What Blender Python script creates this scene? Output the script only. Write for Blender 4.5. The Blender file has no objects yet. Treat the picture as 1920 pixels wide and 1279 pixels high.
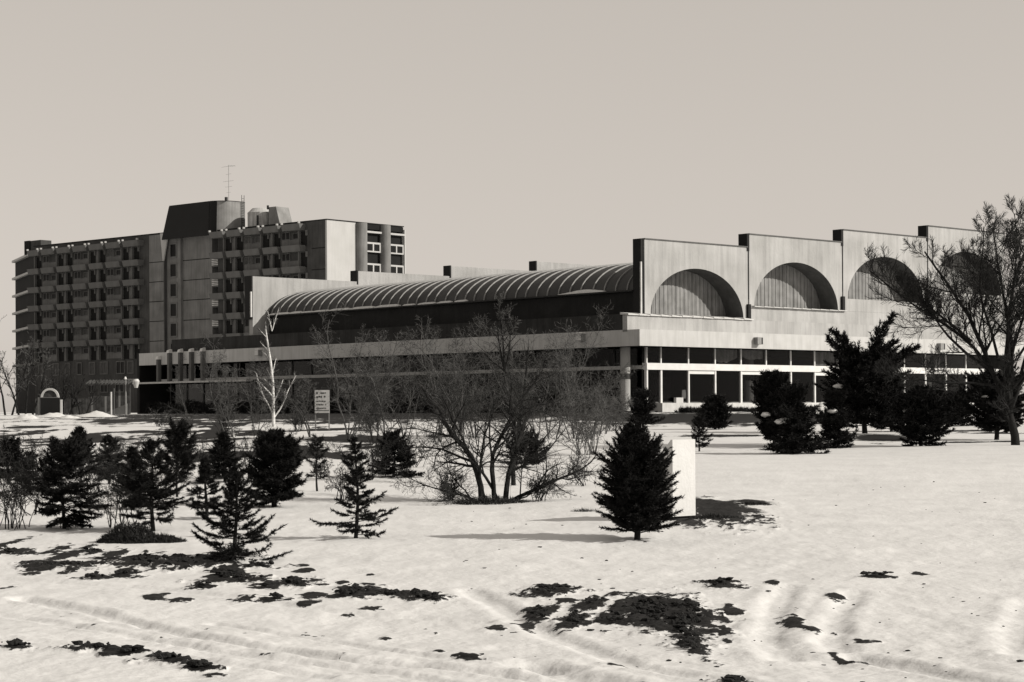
import bpy, math, random
import numpy as np
from mathutils import Vector

sc = bpy.context.scene
COL = sc.collection
R = math.radians

# ------------------------------------------------------------------ camera
F, CX, YH, EYE, ROLL = 3560.0, 960.0, 768.0, 1.6, 0.00545   # survey of the 1920 px wide picture
cam_d = bpy.data.cameras.new('camera'); cam = bpy.data.objects.new('camera', cam_d); COL.objects.link(cam)
cam.location = (0, 0, EYE)
cam.rotation_euler = (R(90), ROLL, 0)
cam_d.sensor_width = 36.0; cam_d.lens = 36.0 * F / 1920
cam_d.shift_y = (YH - 639.5) / 1920
cam_d.clip_start = 0.1; cam_d.clip_end = 6000
sc.camera = cam

# ------------------------------------------------------------------ sky, sun, exposure
SUN_EL, SUN_AZ = R(29), R(105)          # azimuth clockwise from +Y (straight ahead)
world = bpy.data.worlds.new('World'); sc.world = world; world.use_nodes = True
nt = world.node_tree; nt.nodes.clear()
sky = nt.nodes.new('ShaderNodeTexSky'); sky.sky_type = 'NISHITA'; sky.sun_disc = False
sky.sun_elevation = SUN_EL; sky.sun_rotation = SUN_AZ; sky.dust_density = 1.0
bw = nt.nodes.new('ShaderNodeRGBToBW')
pw = nt.nodes.new('ShaderNodeMath'); pw.operation = 'POWER'; pw.inputs[1].default_value = 0.30
ml = nt.nodes.new('ShaderNodeMath'); ml.operation = 'MULTIPLY'; ml.inputs[1].default_value = 3.98
tint = nt.nodes.new('ShaderNodeMixRGB'); tint.blend_type = 'MULTIPLY'; tint.inputs[0].default_value = 1
tint.inputs[2].default_value = (1.0, 0.918, 0.832, 1)
bg = nt.nodes.new('ShaderNodeBackground'); bg.inputs[1].default_value = 0.10
wo = nt.nodes.new('ShaderNodeOutputWorld')
L = nt.links.new
L(sky.outputs[0], bw.inputs[0]); L(bw.outputs[0], pw.inputs[0]); L(pw.outputs[0], ml.inputs[0])
L(ml.outputs[0], tint.inputs[1]); L(tint.outputs[0], bg.inputs[0]); L(bg.outputs[0], wo.inputs[0])

sun_d = bpy.data.lights.new('sun', 'SUN'); sun = bpy.data.objects.new('sun', sun_d); COL.objects.link(sun)
sun_d.energy = 5.0; sun_d.angle = R(0.5); sun_d.color = (1.0, 0.945, 0.865)
sdir = Vector((math.sin(SUN_AZ) * math.cos(SUN_EL), math.cos(SUN_AZ) * math.cos(SUN_EL), math.sin(SUN_EL)))
sun.rotation_euler = sdir.to_track_quat('Z', 'Y').to_euler()
sun.location = sdir * 200
sc.view_settings.view_transform = 'Standard'; sc.view_settings.look = 'None'
sc.view_settings.exposure = 0.0; sc.view_settings.gamma = 1.0; sc.view_settings.use_curve_mapping = False

# ------------------------------------------------------------------ helpers
def tag(o, label=None, cat=None, group=None, kind=None):
    if label: o['label'] = label
    if cat: o['category'] = cat
    if group: o['group'] = group
    if kind: o['kind'] = kind
    return o

def empty(name, loc=(0, 0, 0), rz=0.0, label=None, cat=None, group=None):
    o = bpy.data.objects.new(name, None); COL.objects.link(o)
    o.location = loc; o.rotation_euler = (0, 0, rz); o.empty_display_size = 0.3
    return tag(o, label, cat, group)

def link(name, me, mat=None, parent=None, loc=None):
    o = bpy.data.objects.new(name, me); COL.objects.link(o)
    if mat and not me.materials: me.materials.append(mat)
    if parent: o.parent = parent
    if loc is not None: o.location = loc
    return o

def mesh_np(name, verts, faces, mat=None, smooth=False):
    """verts (N,3); faces: list of (M,k) index arrays."""
    me = bpy.data.meshes.new(name)
    faces = [np.asarray(f, dtype=np.int32) for f in faces if len(f)]
    me.vertices.add(len(verts)); me.vertices.foreach_set('co', np.asarray(verts, dtype=np.float32).ravel())
    loops = np.concatenate([f.ravel() for f in faces])
    cnt = np.concatenate([np.full(len(f), f.shape[1], dtype=np.int32) for f in faces])
    start = np.concatenate([[0], np.cumsum(cnt)[:-1]]).astype(np.int32)
    me.loops.add(len(loops)); me.loops.foreach_set('vertex_index', loops)
    me.polygons.add(len(cnt)); me.polygons.foreach_set('loop_start', start)
    me.polygons.foreach_set('use_smooth', np.full(len(cnt), smooth, dtype=bool))
    me.update(calc_edges=True)
    if mat: me.materials.append(mat)
    return me

class MB:
    def __init__(s): s.v = []; s.f = []
    def box(s, x0, x1, y0, y1, z0, z1):
        n = len(s.v)
        s.v += [(x0, y0, z0), (x1, y0, z0), (x1, y1, z0), (x0, y1, z0), (x0, y0, z1), (x1, y0, z1), (x1, y1, z1), (x0, y1, z1)]
        s.f += [tuple(n + i for i in q) for q in ((0, 3, 2, 1), (4, 5, 6, 7), (0, 1, 5, 4), (1, 2, 6, 5), (2, 3, 7, 6), (3, 0, 4, 7))]
        return s
    def hexa(s, b, t):
        n = len(s.v); s.v += list(b) + list(t)
        s.f += [tuple(n + i for i in q) for q in ((0, 3, 2, 1), (4, 5, 6, 7), (0, 1, 5, 4), (1, 2, 6, 5), (2, 3, 7, 6), (3, 0, 4, 7))]
        return s
    def prism(s, lo, hi):
        """lo, hi: matching rings (ccw seen from +normal of hi)"""
        n = len(s.v); k = len(lo); s.v += list(lo) + list(hi)
        s.f += [tuple(n + i for i in reversed(range(k))), tuple(n + k + i for i in range(k))]
        s.f += [(n + i, n + (i + 1) % k, n + k + (i + 1) % k, n + k + i) for i in range(k)]
        return s
    def cyl(s, x, y, z0, z1, r0, r1=None, k=12):
        r1 = r0 if r1 is None else r1
        c = [(math.cos(2 * math.pi * i / k), math.sin(2 * math.pi * i / k)) for i in range(k)]
        return s.prism([(x + r0 * a, y + r0 * b, z0) for a, b in c], [(x + r1 * a, y + r1 * b, z1) for a, b in c])
    def bar(s, p, q, r, k=6):
        p = Vector(p); q = Vector(q); d = (q - p).normalized()
        a = d.orthogonal().normalized(); b = d.cross(a)
        c = [a * (r * math.cos(2 * math.pi * i / k)) + b * (r * math.sin(2 * math.pi * i / k)) for i in range(k)]
        return s.prism([tuple(p + o) for o in c], [tuple(q + o) for o in c])
    def mesh(s, name, mat):
        me = bpy.data.meshes.new(name); me.from_pydata(s.v, [], s.f); me.update(); me.materials.append(mat); return me
    def build(s, name, mat, parent=None, loc=None, label=None):
        o = link(name, s.mesh(name, mat), None, parent, loc)
        if label: o['label'] = label
        return o

# pixel of the survey picture -> world
def ray(px, py):
    x = px - CX; y = py - YH + ROLL * x
    return x / F, -y / F
def zbase(Y):
    return 1.42 * np.clip((np.asarray(Y, float) - 15) / 85, 0, 1)
_Ys = np.linspace(9, 130, 12000)
def ground_at(px, py):
    a, b = ray(px, py)
    i = int(np.argmin(np.abs(EYE + b * _Ys - zbase(_Ys)))); Y = float(_Ys[i])
    return a * Y, Y

# value noise
_rng = np.random.RandomState(7); _T = _rng.rand(512, 512)
def vnoise(x, y):
    xi = np.floor(x).astype(int); yi = np.floor(y).astype(int); fx = x - xi; fy = y - yi
    fx = fx * fx * (3 - 2 * fx); fy = fy * fy * (3 - 2 * fy)
    a = _T[xi & 511, yi & 511]; b = _T[(xi + 1) & 511, yi & 511]; c = _T[xi & 511, (yi + 1) & 511]; d = _T[(xi + 1) & 511, (yi + 1) & 511]
    return (a + (b - a) * fx) * (1 - fy) + (c + (d - c) * fx) * fy
def fbm(x, y, o=4, g=0.5):
    s = 0; a = 1; n = 0
    for i in range(o):
        s = s + a * vnoise(x * 2 ** i + 37.3 * i, y * 2 ** i + 11.7 * i); n += a; a *= g
    return s / n - 0.5

# ------------------------------------------------------------------ materials (monochrome print: neutral greys, light carries the warm tone)
M = {}
def mat(name, base, rough=0.8, spec=0.3, var=0.0, scale=3.0, bump=0.0, bscale=20.0, streak=0.0, metal=0.0, stretch=(1, 1, 1)):
    m = bpy.data.materials.new(name); m.use_nodes = True; n = m.node_tree; p = n.nodes['Principled BSDF']
    p.inputs['Roughness'].default_value = rough; p.inputs['Specular IOR Level'].default_value = spec; p.inputs['Metallic'].default_value = metal
    col = (base, base, base * 0.985, 1); p.inputs['Base Color'].default_value = col
    tc = n.nodes.new('ShaderNodeTexCoord'); mp = n.nodes.new('ShaderNodeMapping'); mp.inputs['Scale'].default_value = stretch
    n.links.new(tc.outputs['Object'], mp.inputs[0])
    src = None
    if var:
        t = n.nodes.new('ShaderNodeTexNoise'); t.inputs['Scale'].default_value = scale; t.inputs['Detail'].default_value = 6
        n.links.new(mp.outputs[0], t.inputs[0])
        r = n.nodes.new('ShaderNodeValToRGB')
        r.color_ramp.elements[0].position = 0.3; r.color_ramp.elements[1].position = 0.72
        lo = base * (1 - var); hi = min(base * (1 + var), 0.9)
        r.color_ramp.elements[0].color = (lo, lo, lo * 0.98, 1); r.color_ramp.elements[1].color = (hi, hi, hi * 0.99, 1)
        n.links.new(t.outputs[0], r.inputs[0]); src = r.outputs[0]
    if streak:
        ms = n.nodes.new('ShaderNodeMapping'); ms.inputs['Scale'].default_value = (1.6, 1.6, 0.12)
        n.links.new(tc.outputs['Object'], ms.inputs[0])
        t2 = n.nodes.new('ShaderNodeTexNoise'); t2.inputs['Scale'].default_value = 2.2; t2.inputs['Detail'].default_value = 7; t2.inputs['Roughness'].default_value = 0.65
        n.links.new(ms.outputs[0], t2.inputs[0])
        r2 = n.nodes.new('ShaderNodeValToRGB'); r2.color_ramp.elements[0].position = 0.36; r2.color_ramp.elements[1].position = 0.58
        k = 1 - streak; r2.color_ramp.elements[0].color = (k, k, k, 1); r2.color_ramp.elements[1].color = (1, 1, 1, 1)
        n.links.new(t2.outputs[0], r2.inputs[0])
        mx = n.nodes.new('ShaderNodeMixRGB'); mx.blend_type = 'MULTIPLY'; mx.inputs[0].default_value = 1
        if src: n.links.new(src, mx.inputs[1])
        else: mx.inputs[1].default_value = col
        n.links.new(r2.outputs[0], mx.inputs[2]); src = mx.outputs[0]
    if src: n.links.new(src, p.inputs['Base Color'])
    if bump:
        tb = n.nodes.new('ShaderNodeTexNoise'); tb.inputs['Scale'].default_value = bscale; tb.inputs['Detail'].default_value = 5
        n.links.new(mp.outputs[0], tb.inputs[0])
        b = n.nodes.new('ShaderNodeBump'); b.inputs['Strength'].default_value = bump; b.inputs['Distance'].default_value = 0.05
        n.links.new(tb.outputs[0], b.inputs['Height']); n.links.new(b.outputs[0], p.inputs['Normal'])
    M[name] = m; return m

mat('fascia_paint', 0.44, 0.7, 0.2, 0.06, 1.5, 0.0, streak=0.14)
mat('concrete_pale', 0.35, 0.9, 0.15, 0.16, 0.45, 0.25, 6, streak=0.17)
mat('concrete_mid', 0.1, 0.9, 0.15, 0.15, 1.2, 0.3, 8, streak=0.2)
mat('board_lunette', 0.23, 0.85, 0.2, 0.2, 2.0, streak=0.35)
mat('bitumen', 0.011, 0.8, 0.2, 0.35, 1.0, 0.3, 5, streak=0.3)
mat('dark_edge', 0.028, 0.8, 0.2, 0.35, 0.8, 0.2, 5, streak=0.3)
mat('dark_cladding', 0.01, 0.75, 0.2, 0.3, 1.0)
mat('vault_sheet', 0.032, 0.6, 0.3, 0.35, 0.7, 0.2, 4)
mat('vault_rib', 0.26, 0.7, 0.2, 0.25, 2.0)
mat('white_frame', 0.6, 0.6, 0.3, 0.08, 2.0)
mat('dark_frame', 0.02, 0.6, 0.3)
mat('plinth_white', 0.52, 0.8, 0.2, 0.1, 2.0, streak=0.15)
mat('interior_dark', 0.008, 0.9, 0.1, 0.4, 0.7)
mat('curtain', 0.6, 0.9, 0.1, 0.2, 3.0, streak=0.4)
mat('hotel_brick', 0.06, 0.9, 0.15, 0.28, 0.35, 0.2, 4, streak=0.25)
mat('hotel_panel', 0.125, 0.9, 0.15, 0.25, 0.5, 0.1, 4, streak=0.25)
mat('hotel_core', 0.16, 0.9, 0.15, 0.22, 0.4, 0.1, 4, streak=0.2)
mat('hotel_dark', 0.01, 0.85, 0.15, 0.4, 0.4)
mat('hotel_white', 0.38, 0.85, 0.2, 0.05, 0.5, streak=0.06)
mat('hotel_ledge', 0.1, 0.85, 0.2, 0.25, 0.6)
mat('penthouse_shade', 0.004, 0.6, 0.2, 0.3, 0.6)  # near black: the shade of the penthouse front, put into its colour
mat('penthouse_render', 0.22, 0.9, 0.15, 0.2, 0.7, streak=0.15)
mat('tank_paint', 0.45, 0.6, 0.3, 0.2, 0.7, streak=0.4)
mat('window_dark', 0.006, 0.4, 0.12)
mat('door_void', 0.016, 0.9, 0.05)
mat('window_drawn', 0.07, 0.7, 0.2, 0.3, 2.0, streak=0.5)
mat('bark_dark', 0.018, 0.9, 0.1, 0.4, 30, 0.5, 60)
mat('bark_mid', 0.08, 0.9, 0.1, 0.4, 20, 0.4, 60)
mat('bark_birch', 0.52, 0.8, 0.2, 0.35, 5.0, stretch=(1, 1, 4))
mat('twig_pale', 0.085, 0.9, 0.1, 0.4, 6)
mat('twig_dark', 0.03, 0.9, 0.1, 0.4, 6)
mat('needle', 0.01, 0.75, 0.15, 0.5, 9)
mat('needle_old', 0.013, 0.8, 0.1, 0.5, 9)
mat('leaf_litter', 0.028, 0.9, 0.1, 0.5, 8)
mat('snow_patch', 0.55, 0.7, 0.2, 0.04, 5, 0.4, 12)
mat('mud_clod', 0.014, 0.85, 0.2, 0.5, 12, 0.8, 40)
mat('galvanised', 0.20, 0.5, 0.4, 0.2, 3)
mat('lamp_glass', 0.5, 0.4, 0.4)
mat('board_white', 0.4, 0.8, 0.2, 0.1, 6)
mat('ink', 0.03, 0.9, 0.1)
mat('block_white', 0.55, 0.75, 0.2, 0.05, 4, 0.15, 20, streak=0.05)
mat('timber_grey', 0.06, 0.9, 0.1, 0.4, 3, streak=0.4)

def glass_mat():
    m = bpy.data.materials.new('glass_pane'); m.use_nodes = True; n = m.node_tree; n.nodes.clear()
    o = n.nodes.new('ShaderNodeOutputMaterial'); mx = n.nodes.new('ShaderNodeMixShader')
    t = n.nodes.new('ShaderNodeBsdfTransparent'); t.inputs[0].default_value = (0.62, 0.62, 0.62, 1)
    g = n.nodes.new('ShaderNodeBsdfGlossy'); g.inputs['Roughness'].default_value = 0.04; g.inputs[0].default_value = (0.8, 0.8, 0.8, 1)
    f = n.nodes.new('ShaderNodeFresnel'); f.inputs[0].default_value = 1.15
    n.links.new(f.outputs[0], mx.inputs[0]); n.links.new(t.outputs[0], mx.inputs[1]); n.links.new(g.outputs[0], mx.inputs[2]); n.links.new(mx.outputs[0], o.inputs[0])
    M['glass_pane'] = m
glass_mat()

def ground_mat():
    m = bpy.data.materials.new('snow_and_mud'); m.use_nodes = True; n = m.node_tree; p = n.nodes['Principled BSDF']
    at = n.nodes.new('ShaderNodeAttribute'); at.attribute_name = 'mud'
    tc = n.nodes.new('ShaderNodeTexCoord')
    t = n.nodes.new('ShaderNodeTexNoise'); t.inputs['Scale'].default_value = 15; t.inputs['Detail'].default_value = 8; t.inputs['Roughness'].default_value = 0.7
    n.links.new(tc.outputs['Object'], t.inputs[0])
    a1 = n.nodes.new('ShaderNodeMath'); a1.operation = 'MULTIPLY_ADD'; a1.inputs[1].default_value = 1.3; a1.inputs[2].default_value = -0.65
    n.links.new(t.outputs[0], a1.inputs[0])
    a2 = n.nodes.new('ShaderNodeMath'); a2.operation = 'ADD'; n.links.new(at.outputs['Fac'], a2.inputs[0]); n.links.new(a1.outputs[0], a2.inputs[1])
    r = n.nodes.new('ShaderNodeValToRGB'); r.color_ramp.elements[0].position = 0.44; r.color_ramp.elements[1].position = 0.56
    n.links.new(a2.outputs[0], r.inputs[0])
    tm = n.nodes.new('ShaderNodeTexNoise'); tm.inputs['Scale'].default_value = 35; tm.inputs['Detail'].default_value = 5
    n.links.new(tc.outputs['Object'], tm.inputs[0])
    rm = n.nodes.new('ShaderNodeValToRGB'); rm.color_ramp.elements[0].position = 0.35; rm.color_ramp.elements[1].position = 0.75
    rm.color_ramp.elements[0].color = (0.003, 0.003, 0.0029, 1); rm.color_ramp.elements[1].color = (0.022, 0.0215, 0.021, 1)
    n.links.new(tm.outputs[0], rm.inputs[0])
    ts = n.nodes.new('ShaderNodeTexNoise'); ts.inputs['Scale'].default_value = 1.3; ts.inputs['Detail'].default_value = 8; ts.inputs['Roughness'].default_value = 0.6
    n.links.new(tc.outputs['Object'], ts.inputs[0])
    rs = n.nodes.new('ShaderNodeValToRGB'); rs.color_ramp.elements[0].position = 0.3; rs.color_ramp.elements[1].position = 0.6
    rs.color_ramp.elements[0].color = (0.545, 0.545, 0.54, 1); rs.color_ramp.elements[1].color = (0.605, 0.605, 0.60, 1)
    n.links.new(ts.outputs[0], rs.inputs[0])
    mx = n.nodes.new('ShaderNodeMixRGB'); n.links.new(r.outputs[0], mx.inputs[0]); n.links.new(rs.outputs[0], mx.inputs[1]); n.links.new(rm.outputs[0], mx.inputs[2])
    n.links.new(mx.outputs[0], p.inputs['Base Color'])
    p.inputs['Roughness'].default_value = 0.75; p.inputs['Specular IOR Level'].default_value = 0.15
    tb = n.nodes.new('ShaderNodeTexNoise'); tb.inputs['Scale'].default_value = 14; tb.inputs['Detail'].default_value = 6
    n.links.new(tc.outputs['Object'], tb.inputs[0])
    b = n.nodes.new('ShaderNodeBump'); b.inputs['Strength'].default_value = 0.36; b.inputs['Distance'].default_value = 0.03
    n.links.new(tb.outputs[0], b.inputs['Height']); n.links.new(b.outputs[0], p.inputs['Normal'])
    M['ground'] = m
ground_mat()

# ------------------------------------------------------------------ ground: one sheet of snow, mud showing where it was churned up
# churned mud patches: (px, py, half width px, half height px, strength, stretch tilt)
MUD = [(1345, 958, 62, 26, 1.0, 0), (1415, 942, 45, 8, 1.0, 0.1), (1290, 975, 30, 14, 1.0, 0),
       (1215, 1140, 60, 24, 1.15, 0.05), (1275, 1150, 48, 34, 1.15, 0), (1290, 1190, 26, 22, 1.1, 0.3), (1150, 1152, 30, 12, 1.0, 0),
       (1075, 1150, 32, 14, 1.0, -0.3), (1110, 1128, 28, 10, 1.0, -0.2), (1010, 1137, 26, 11, 1.0, -0.1), (980, 1156, 16, 8, 0.9, 0), (932, 1163, 14, 5, 0.9, 0), (1030, 1105, 52, 9, 1.0, -0.05), (1058, 1120, 18, 5, .9, 0),
       (1350, 1092, 34, 9, 1.0, 0), (1445, 1088, 16, 6, .9, 0), (1372, 1138, 16, 11, 1.0, 0), (1358, 1167, 10, 6, 1, 0), (1362, 1185, 9, 6, 1, 0),
       (1490, 1160, 22, 12, 1.0, .2), (1520, 1168, 18, 5, .9, 0), (1568, 1114, 20, 7, .95, 0), (1640, 1078, 34, 4, .85, .1), (1720, 1070, 12, 4, .85, 0), (1628, 1188, 20, 4, .9, .1),
       (1580, 1216, 14, 11, 1.0, 0), (1622, 1222, 14, 8, .95, 0), (1150, 1230, 18, 5, .9, .1), (1370, 1272, 34, 9, 1.0, 0), (1300, 1275, 8, 6, 1, 0), (1180, 1233, 12, 4, .9, 0),
       (872, 1220, 20, 9, 1.0, .2), (718, 1181, 11, 5, 1, 0), (820, 1205, 10, 4, .9, 0), (930, 1163, 16, 6, 1, 0), (650, 1140, 12, 4, .95, 0), (815, 1170, 5, 3, 1, 0),
       (105, 1025, 18, 10, 1.0, 0), (130, 1034, 22, 17, 1.1, 0), (170, 1030, 26, 6, .95, 0), (205, 1036, 24, 10, 1.0, .2), (265, 1050, 36, 15, 1.1, .15), (330, 1055, 52, 11, 1.05, 0), (400, 1050, 52, 10, 1.0, 0), (20, 1032, 40, 7, 1, 0), (8, 1015, 12, 14, 1, 0),
       (120, 1058, 70, 7, 1.0, 0), (75, 1065, 24, 8, 1.0, 0), (122, 1070, 16, 5, 1.0, 0), (60, 1050, 20, 4, .9, 0), (180, 1080, 40, 4, .95, 0), (230, 1075, 30, 6, 1.0, 0),
       (420, 1075, 34, 11, 1.1, 0), (450, 1085, 60, 7, 1.0, .05), (480, 1060, 40, 4, .95, 0), (550, 1091, 38, 9, 1.05, .03), (500, 1098, 34, 4, .9, 0), (585, 1110, 22, 5, 1, 0), (600, 1093, 20, 3, .9, 0),
       (670, 1104, 34, 10, 1.15, 0), (740, 1110, 60, 6, 1.0, .05), (800, 1117, 40, 5, .95, .05), (640, 1112, 30, 4, .9, 0), (290, 1115, 18, 5, .95, 0), (340, 1122, 20, 4, .95, 0), (455, 1118, 22, 5, .95, .1), (510, 1117, 26, 4, .95, .1), (578, 1123, 16, 4, 1, 0), (700, 1130, 18, 4, .95, 0), (375, 1098, 26, 5, .9, 0),
       (170, 1221, 48, 5, 1.05, .05), (240, 1228, 40, 5, 1.05, .1), (310, 1240, 44, 6, 1.1, .12), (375, 1253, 36, 5, 1.0, .12), (30, 1220, 36, 4, 1.0, -.05), (400, 1262, 22, 4, .95, 0), (500, 1220, 20, 2, .8, .02), (1565, 1170, 8, 4, .9, 0),
       (575, 1058, 20, 3, .85, 0), (575, 1068, 16, 3, .9, 0), (640, 1090, 14, 3, .8, 0), (10, 1100, 12, 4, .9, 0), (690, 1073, 10, 2, .85, 0),
       # behind: trodden strips before the buildings
       (640, 824, 90, 5, 1.0, 0), (700, 822, 40, 6, 1.0, 0), (150, 826, 90, 6, .95, 0), (230, 790, 60, 5, 1.0, 0), (330, 790, 60, 4, .9, 0), (420, 826, 40, 5, .9, 0), (90, 835, 60, 5, .9, 0), (250, 810, 60, 3, .9, 0), (60, 800, 60, 3, .8, 0), (400, 845, 40, 3, .85, 0),
       (1350, 818, 90, 2.5, .95, 0), (1880, 812, 80, 2.5, .95, 0), (1780, 808, 60, 2.5, .9, 0), (1860, 829, 90, 1.6, .85, 0), (1450, 842, 60, 2, .85, 0), (1660, 822, 60, 9, 1.0, 0), (1330, 785, 210, 10, 1.3, 0), (700, 780, 500, 7, 1.3, 0), (1250, 790, 60, 5, 1, 0), (1600, 790, 200, 4, 1.0, 0)]
TRACKS = [([(1475, 1095), (1445, 1140), (1440, 1190), (1470, 1215)], .11, .045), ([(1600, 1105), (1565, 1150), (1555, 1185), (1575, 1200)], .10, .04), ([(1925, 1120), (1900, 1180), (1915, 1215)], .12, .045),
          ([(40, 1122), (160, 1140), (270, 1165), (420, 1195), (620, 1222), (900, 1248), (1130, 1275)], .09, .06), ([(0, 1150), (200, 1180), (400, 1215), (700, 1250), (900, 1279)], .07, .035), ([(0, 1200), (300, 1225), (600, 1262)], .07, .035),
          ([(880, 1100), (1050, 1180), (1200, 1235), (1480, 1279)], .10, .045), ([(400, 1160), (640, 1190), (820, 1218), (1080, 1240)], .06, .03), ([(990, 1230), (1060, 1250), (1140, 1268)], .13, .07), ([(1600, 1210), (1720, 1235), (1900, 1279)], .10, .05), ([(0, 1080), (300, 1100), (620, 1135), (900, 1150)], .08, .03)]

def seg_dist(X, Y, pts):
    d = np.full(X.shape, 1e9)
    for (x0, y0), (x1, y1) in zip(pts[:-1], pts[1:]):
        dx, dy = x1 - x0, y1 - y0; t = np.clip(((X - x0) * dx + (Y - y0) * dy) / (dx * dx + dy * dy), 0, 1)
        d = np.minimum(d, np.hypot(X - x0 - t * dx, Y - y0 - t * dy))
    return d

def terrain(X, Y):
    z = zbase(Y).copy()
    near = np.clip((60 - Y) / 40, 0, 1) * np.clip((Y + 20) / 15, 0, 1)
    z += 0.22 * fbm(X * .16 + 5, Y * .13, 3) * np.clip(Y / 12, 0, 1) * np.clip((90 - Y) / 40, 0, 1)
    z += near * (0.05 * fbm(X * .9, Y * .5, 4) + 0.022 * fbm(X * 5, Y * 3.2, 3))
    return z

def make_ground():
    py = np.concatenate([np.linspace(1330, 1000, 290), np.linspace(999, 800, 140)])
    Yr = np.array([ground_at(CX, p)[1] for p in py]); Yr[0] = max(Yr[0], 9.1)
    Yr = np.unique(np.round(Yr, 4))
    Yr = np.concatenate([[-400, -120, -40, -12, 0, 4, 7, 8.6], Yr[Yr > 9], np.linspace(Yr[-1] + 1, 130, 40), [160, 220, 320, 500, 900, 1800, 3500]])
    a = np.concatenate([[-8, -3, -1.4, -.8, -.55], np.linspace(-.38, .38, 720), [.55, .8, 1.4, 3, 8]])
    W = np.maximum(np.abs(Yr), 9)
    X = W[:, None] * a[None, :]; Y = np.repeat(Yr[:, None], len(a), 1)
    Z = terrain(X, Y)
    mud = np.zeros_like(Z)
    wob = 1.0 * fbm(X * 2.8 + 3, Y * 4.0, 5, .68) + .35 * fbm(X * 15, Y * 13, 3, .6)
    wob = .55 * wob + 1.15 * fbm(X * 9 + 31, Y * 5.5 + 7, 4, .65)
    relief = np.zeros_like(Z); far = (Y > 26)
    wobf = 0.8 * fbm(X * 1.6 + 3, Y * .8, 4, .6)
    for (px, p_y, hw, hh, s, tl) in MUD:
        x0, y0 = ground_at(px, p_y); k = F / y0
        y1 = ground_at(px, p_y + hh)[1]; y2 = ground_at(px, p_y - hh)[1]
        rx = hw / k * 1.22; ry = max(abs(y2 - y1) / 2, .03); yc = (y1 + y2) / 2
        m = (np.abs(Y - yc) < ry * 2.5 + 1) & (np.abs(X - x0) < rx * 2.5 + 1)
        dx = (X[m] - x0); dy = (Y[m] - yc) + tl * dx * ry / rx * 2
        q = np.sqrt((dx / rx) ** 2 + (dy / ry) ** 2)
        w = np.where(far[m], wobf[m], wob[m])
        mv = np.clip(.5 + (s * .93 - q) * .75 + w * 1.45, 0, 1) * np.clip((1.9 - q) * 3, 0, 1)
        mud[m] = np.maximum(mud[m], mv); relief[m] = np.maximum(relief[m], mv * min(1., .22 + hw / 70))
    # random crumbs around the churned zone, and a patchy belt at the left
    z1 = np.clip((Y - 11) / 2, 0, 1) * np.clip((18 - Y) / 3, 0, 1)
    crumb = fbm(X * 7 + 90, Y * 3 + 40, 4, .6) - .31 + .05 * (fbm(X * .5, Y * .5, 2) * 2)
    mud = np.maximum(mud, np.clip(.5 + crumb * 6, 0, 1) * z1)
    belt = np.exp(-((Y - 56) / 18) ** 2) * np.clip((-X - 1.5) / 4, 0, 1)
    bl = fbm(X * .7 + 20, Y * .2 + 3, 5, .66) - .085
    mud = np.maximum(mud, np.clip(.5 + bl * 5, 0, 1) * (belt > .12))
    # relief
    lump = np.clip(relief * 1.5 - .25, 0, 1) * np.clip((40 - Y) / 12, 0, 1)
    Z += lump * (.010 + .095 * np.clip(fbm(X * 4.5 + 8, Y * 3.4 + 2, 4, .6) + .2, 0, 1))
    sub = (Y > 9) & (Y < 20)
    for pts, w, dep in TRACKS:
        g = [ground_at(*p) for p in pts]
        d = seg_dist(X[sub], Y[sub], g) + .05 * fbm(X[sub] * 4, Y[sub] * 4, 3)
        Z[sub] += -dep * .62 * np.exp(-np.abs(d / w) ** 3) + dep * .14 * np.exp(-((d - 1.9 * w) / (w * .6)) ** 2) * (1 + 1.6 * fbm(X[sub] * 9, Y[sub] * 9, 3))
    # churned snow in the right foreground
    ch = np.clip((Y - 10) / 1.5, 0, 1) * np.clip((17.5 - Y) / 3, 0, 1)
    Z += ch * .03 * np.clip(fbm(X * 3 + 50, Y * 2.2 + 9, 4, .6), -.2, .35)
    nr, nc = Z.shape
    idx = np.arange(nr * nc).reshape(nr, nc)
    q = np.stack([idx[:-1, :-1], idx[:-1, 1:], idx[1:, 1:], idx[1:, :-1]], -1).reshape(-1, 4)
    me = mesh_np('ground', np.stack([X, Y, Z], -1).reshape(-1, 3), [q], M['ground'], True)
    at = me.attributes.new('mud', 'FLOAT', 'POINT'); at.data.foreach_set('value', mud.astype(np.float32).ravel())
    o = link('ground', me); tag(o, 'wide snow covered ground with churned mud and wheel tracks', kind='structure')
    o['label'] = 'wide snow covered ground with churned mud and wheel tracks'
make_ground()
def gz(x, y): return float(terrain(np.array([float(x)]), np.array([float(y)]))[0])

# ================================================================== THE HALL with its stepped row of vaults
U = (.743, .669)
HALL_RZ = math.atan2(U[1], U[0])
HC = ((1200 - CX) / F * 100, 100.0)
hall = empty('vaulted_hall', (HC[0], HC[1], 0), HALL_RZ, 'long low concrete hall with four stepped barrel vaults and arched gables', 'building')
rnd = random.Random(3)
PITCH, U0, STEP, NV = 8.53, 1.75, 0.75, 4
UEND = U0 + NV * PITCH + .35
VB = 36.6                                      # back gables
FLEN = 50.6                                    # flank length
Z_F0, Z_F1, Z_L1 = 4.93, 5.80, 6.63

# floor slab, roofs
MB().box(1.2, UEND - .3, 1.0, FLEN - 1, 1.0, 1.49).build('floor_slab', M['concrete_mid'], hall)
MB().box(.25, UEND - .02, .25, FLEN - .25, Z_F0 + .05, Z_F1 - .12).build('flat_roof', M['bitumen'], hall)
MB().box(0, UEND, 0, .25, Z_F0, Z_F1).build('fascia', M['fascia_paint'], hall, label='sunlit white front fascia')
MB().box(0, .25, .253, FLEN, Z_F0, Z_F1).build('fascia', M['fascia_paint'], hall, label='shaded grey fascia of the long flank')
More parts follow.
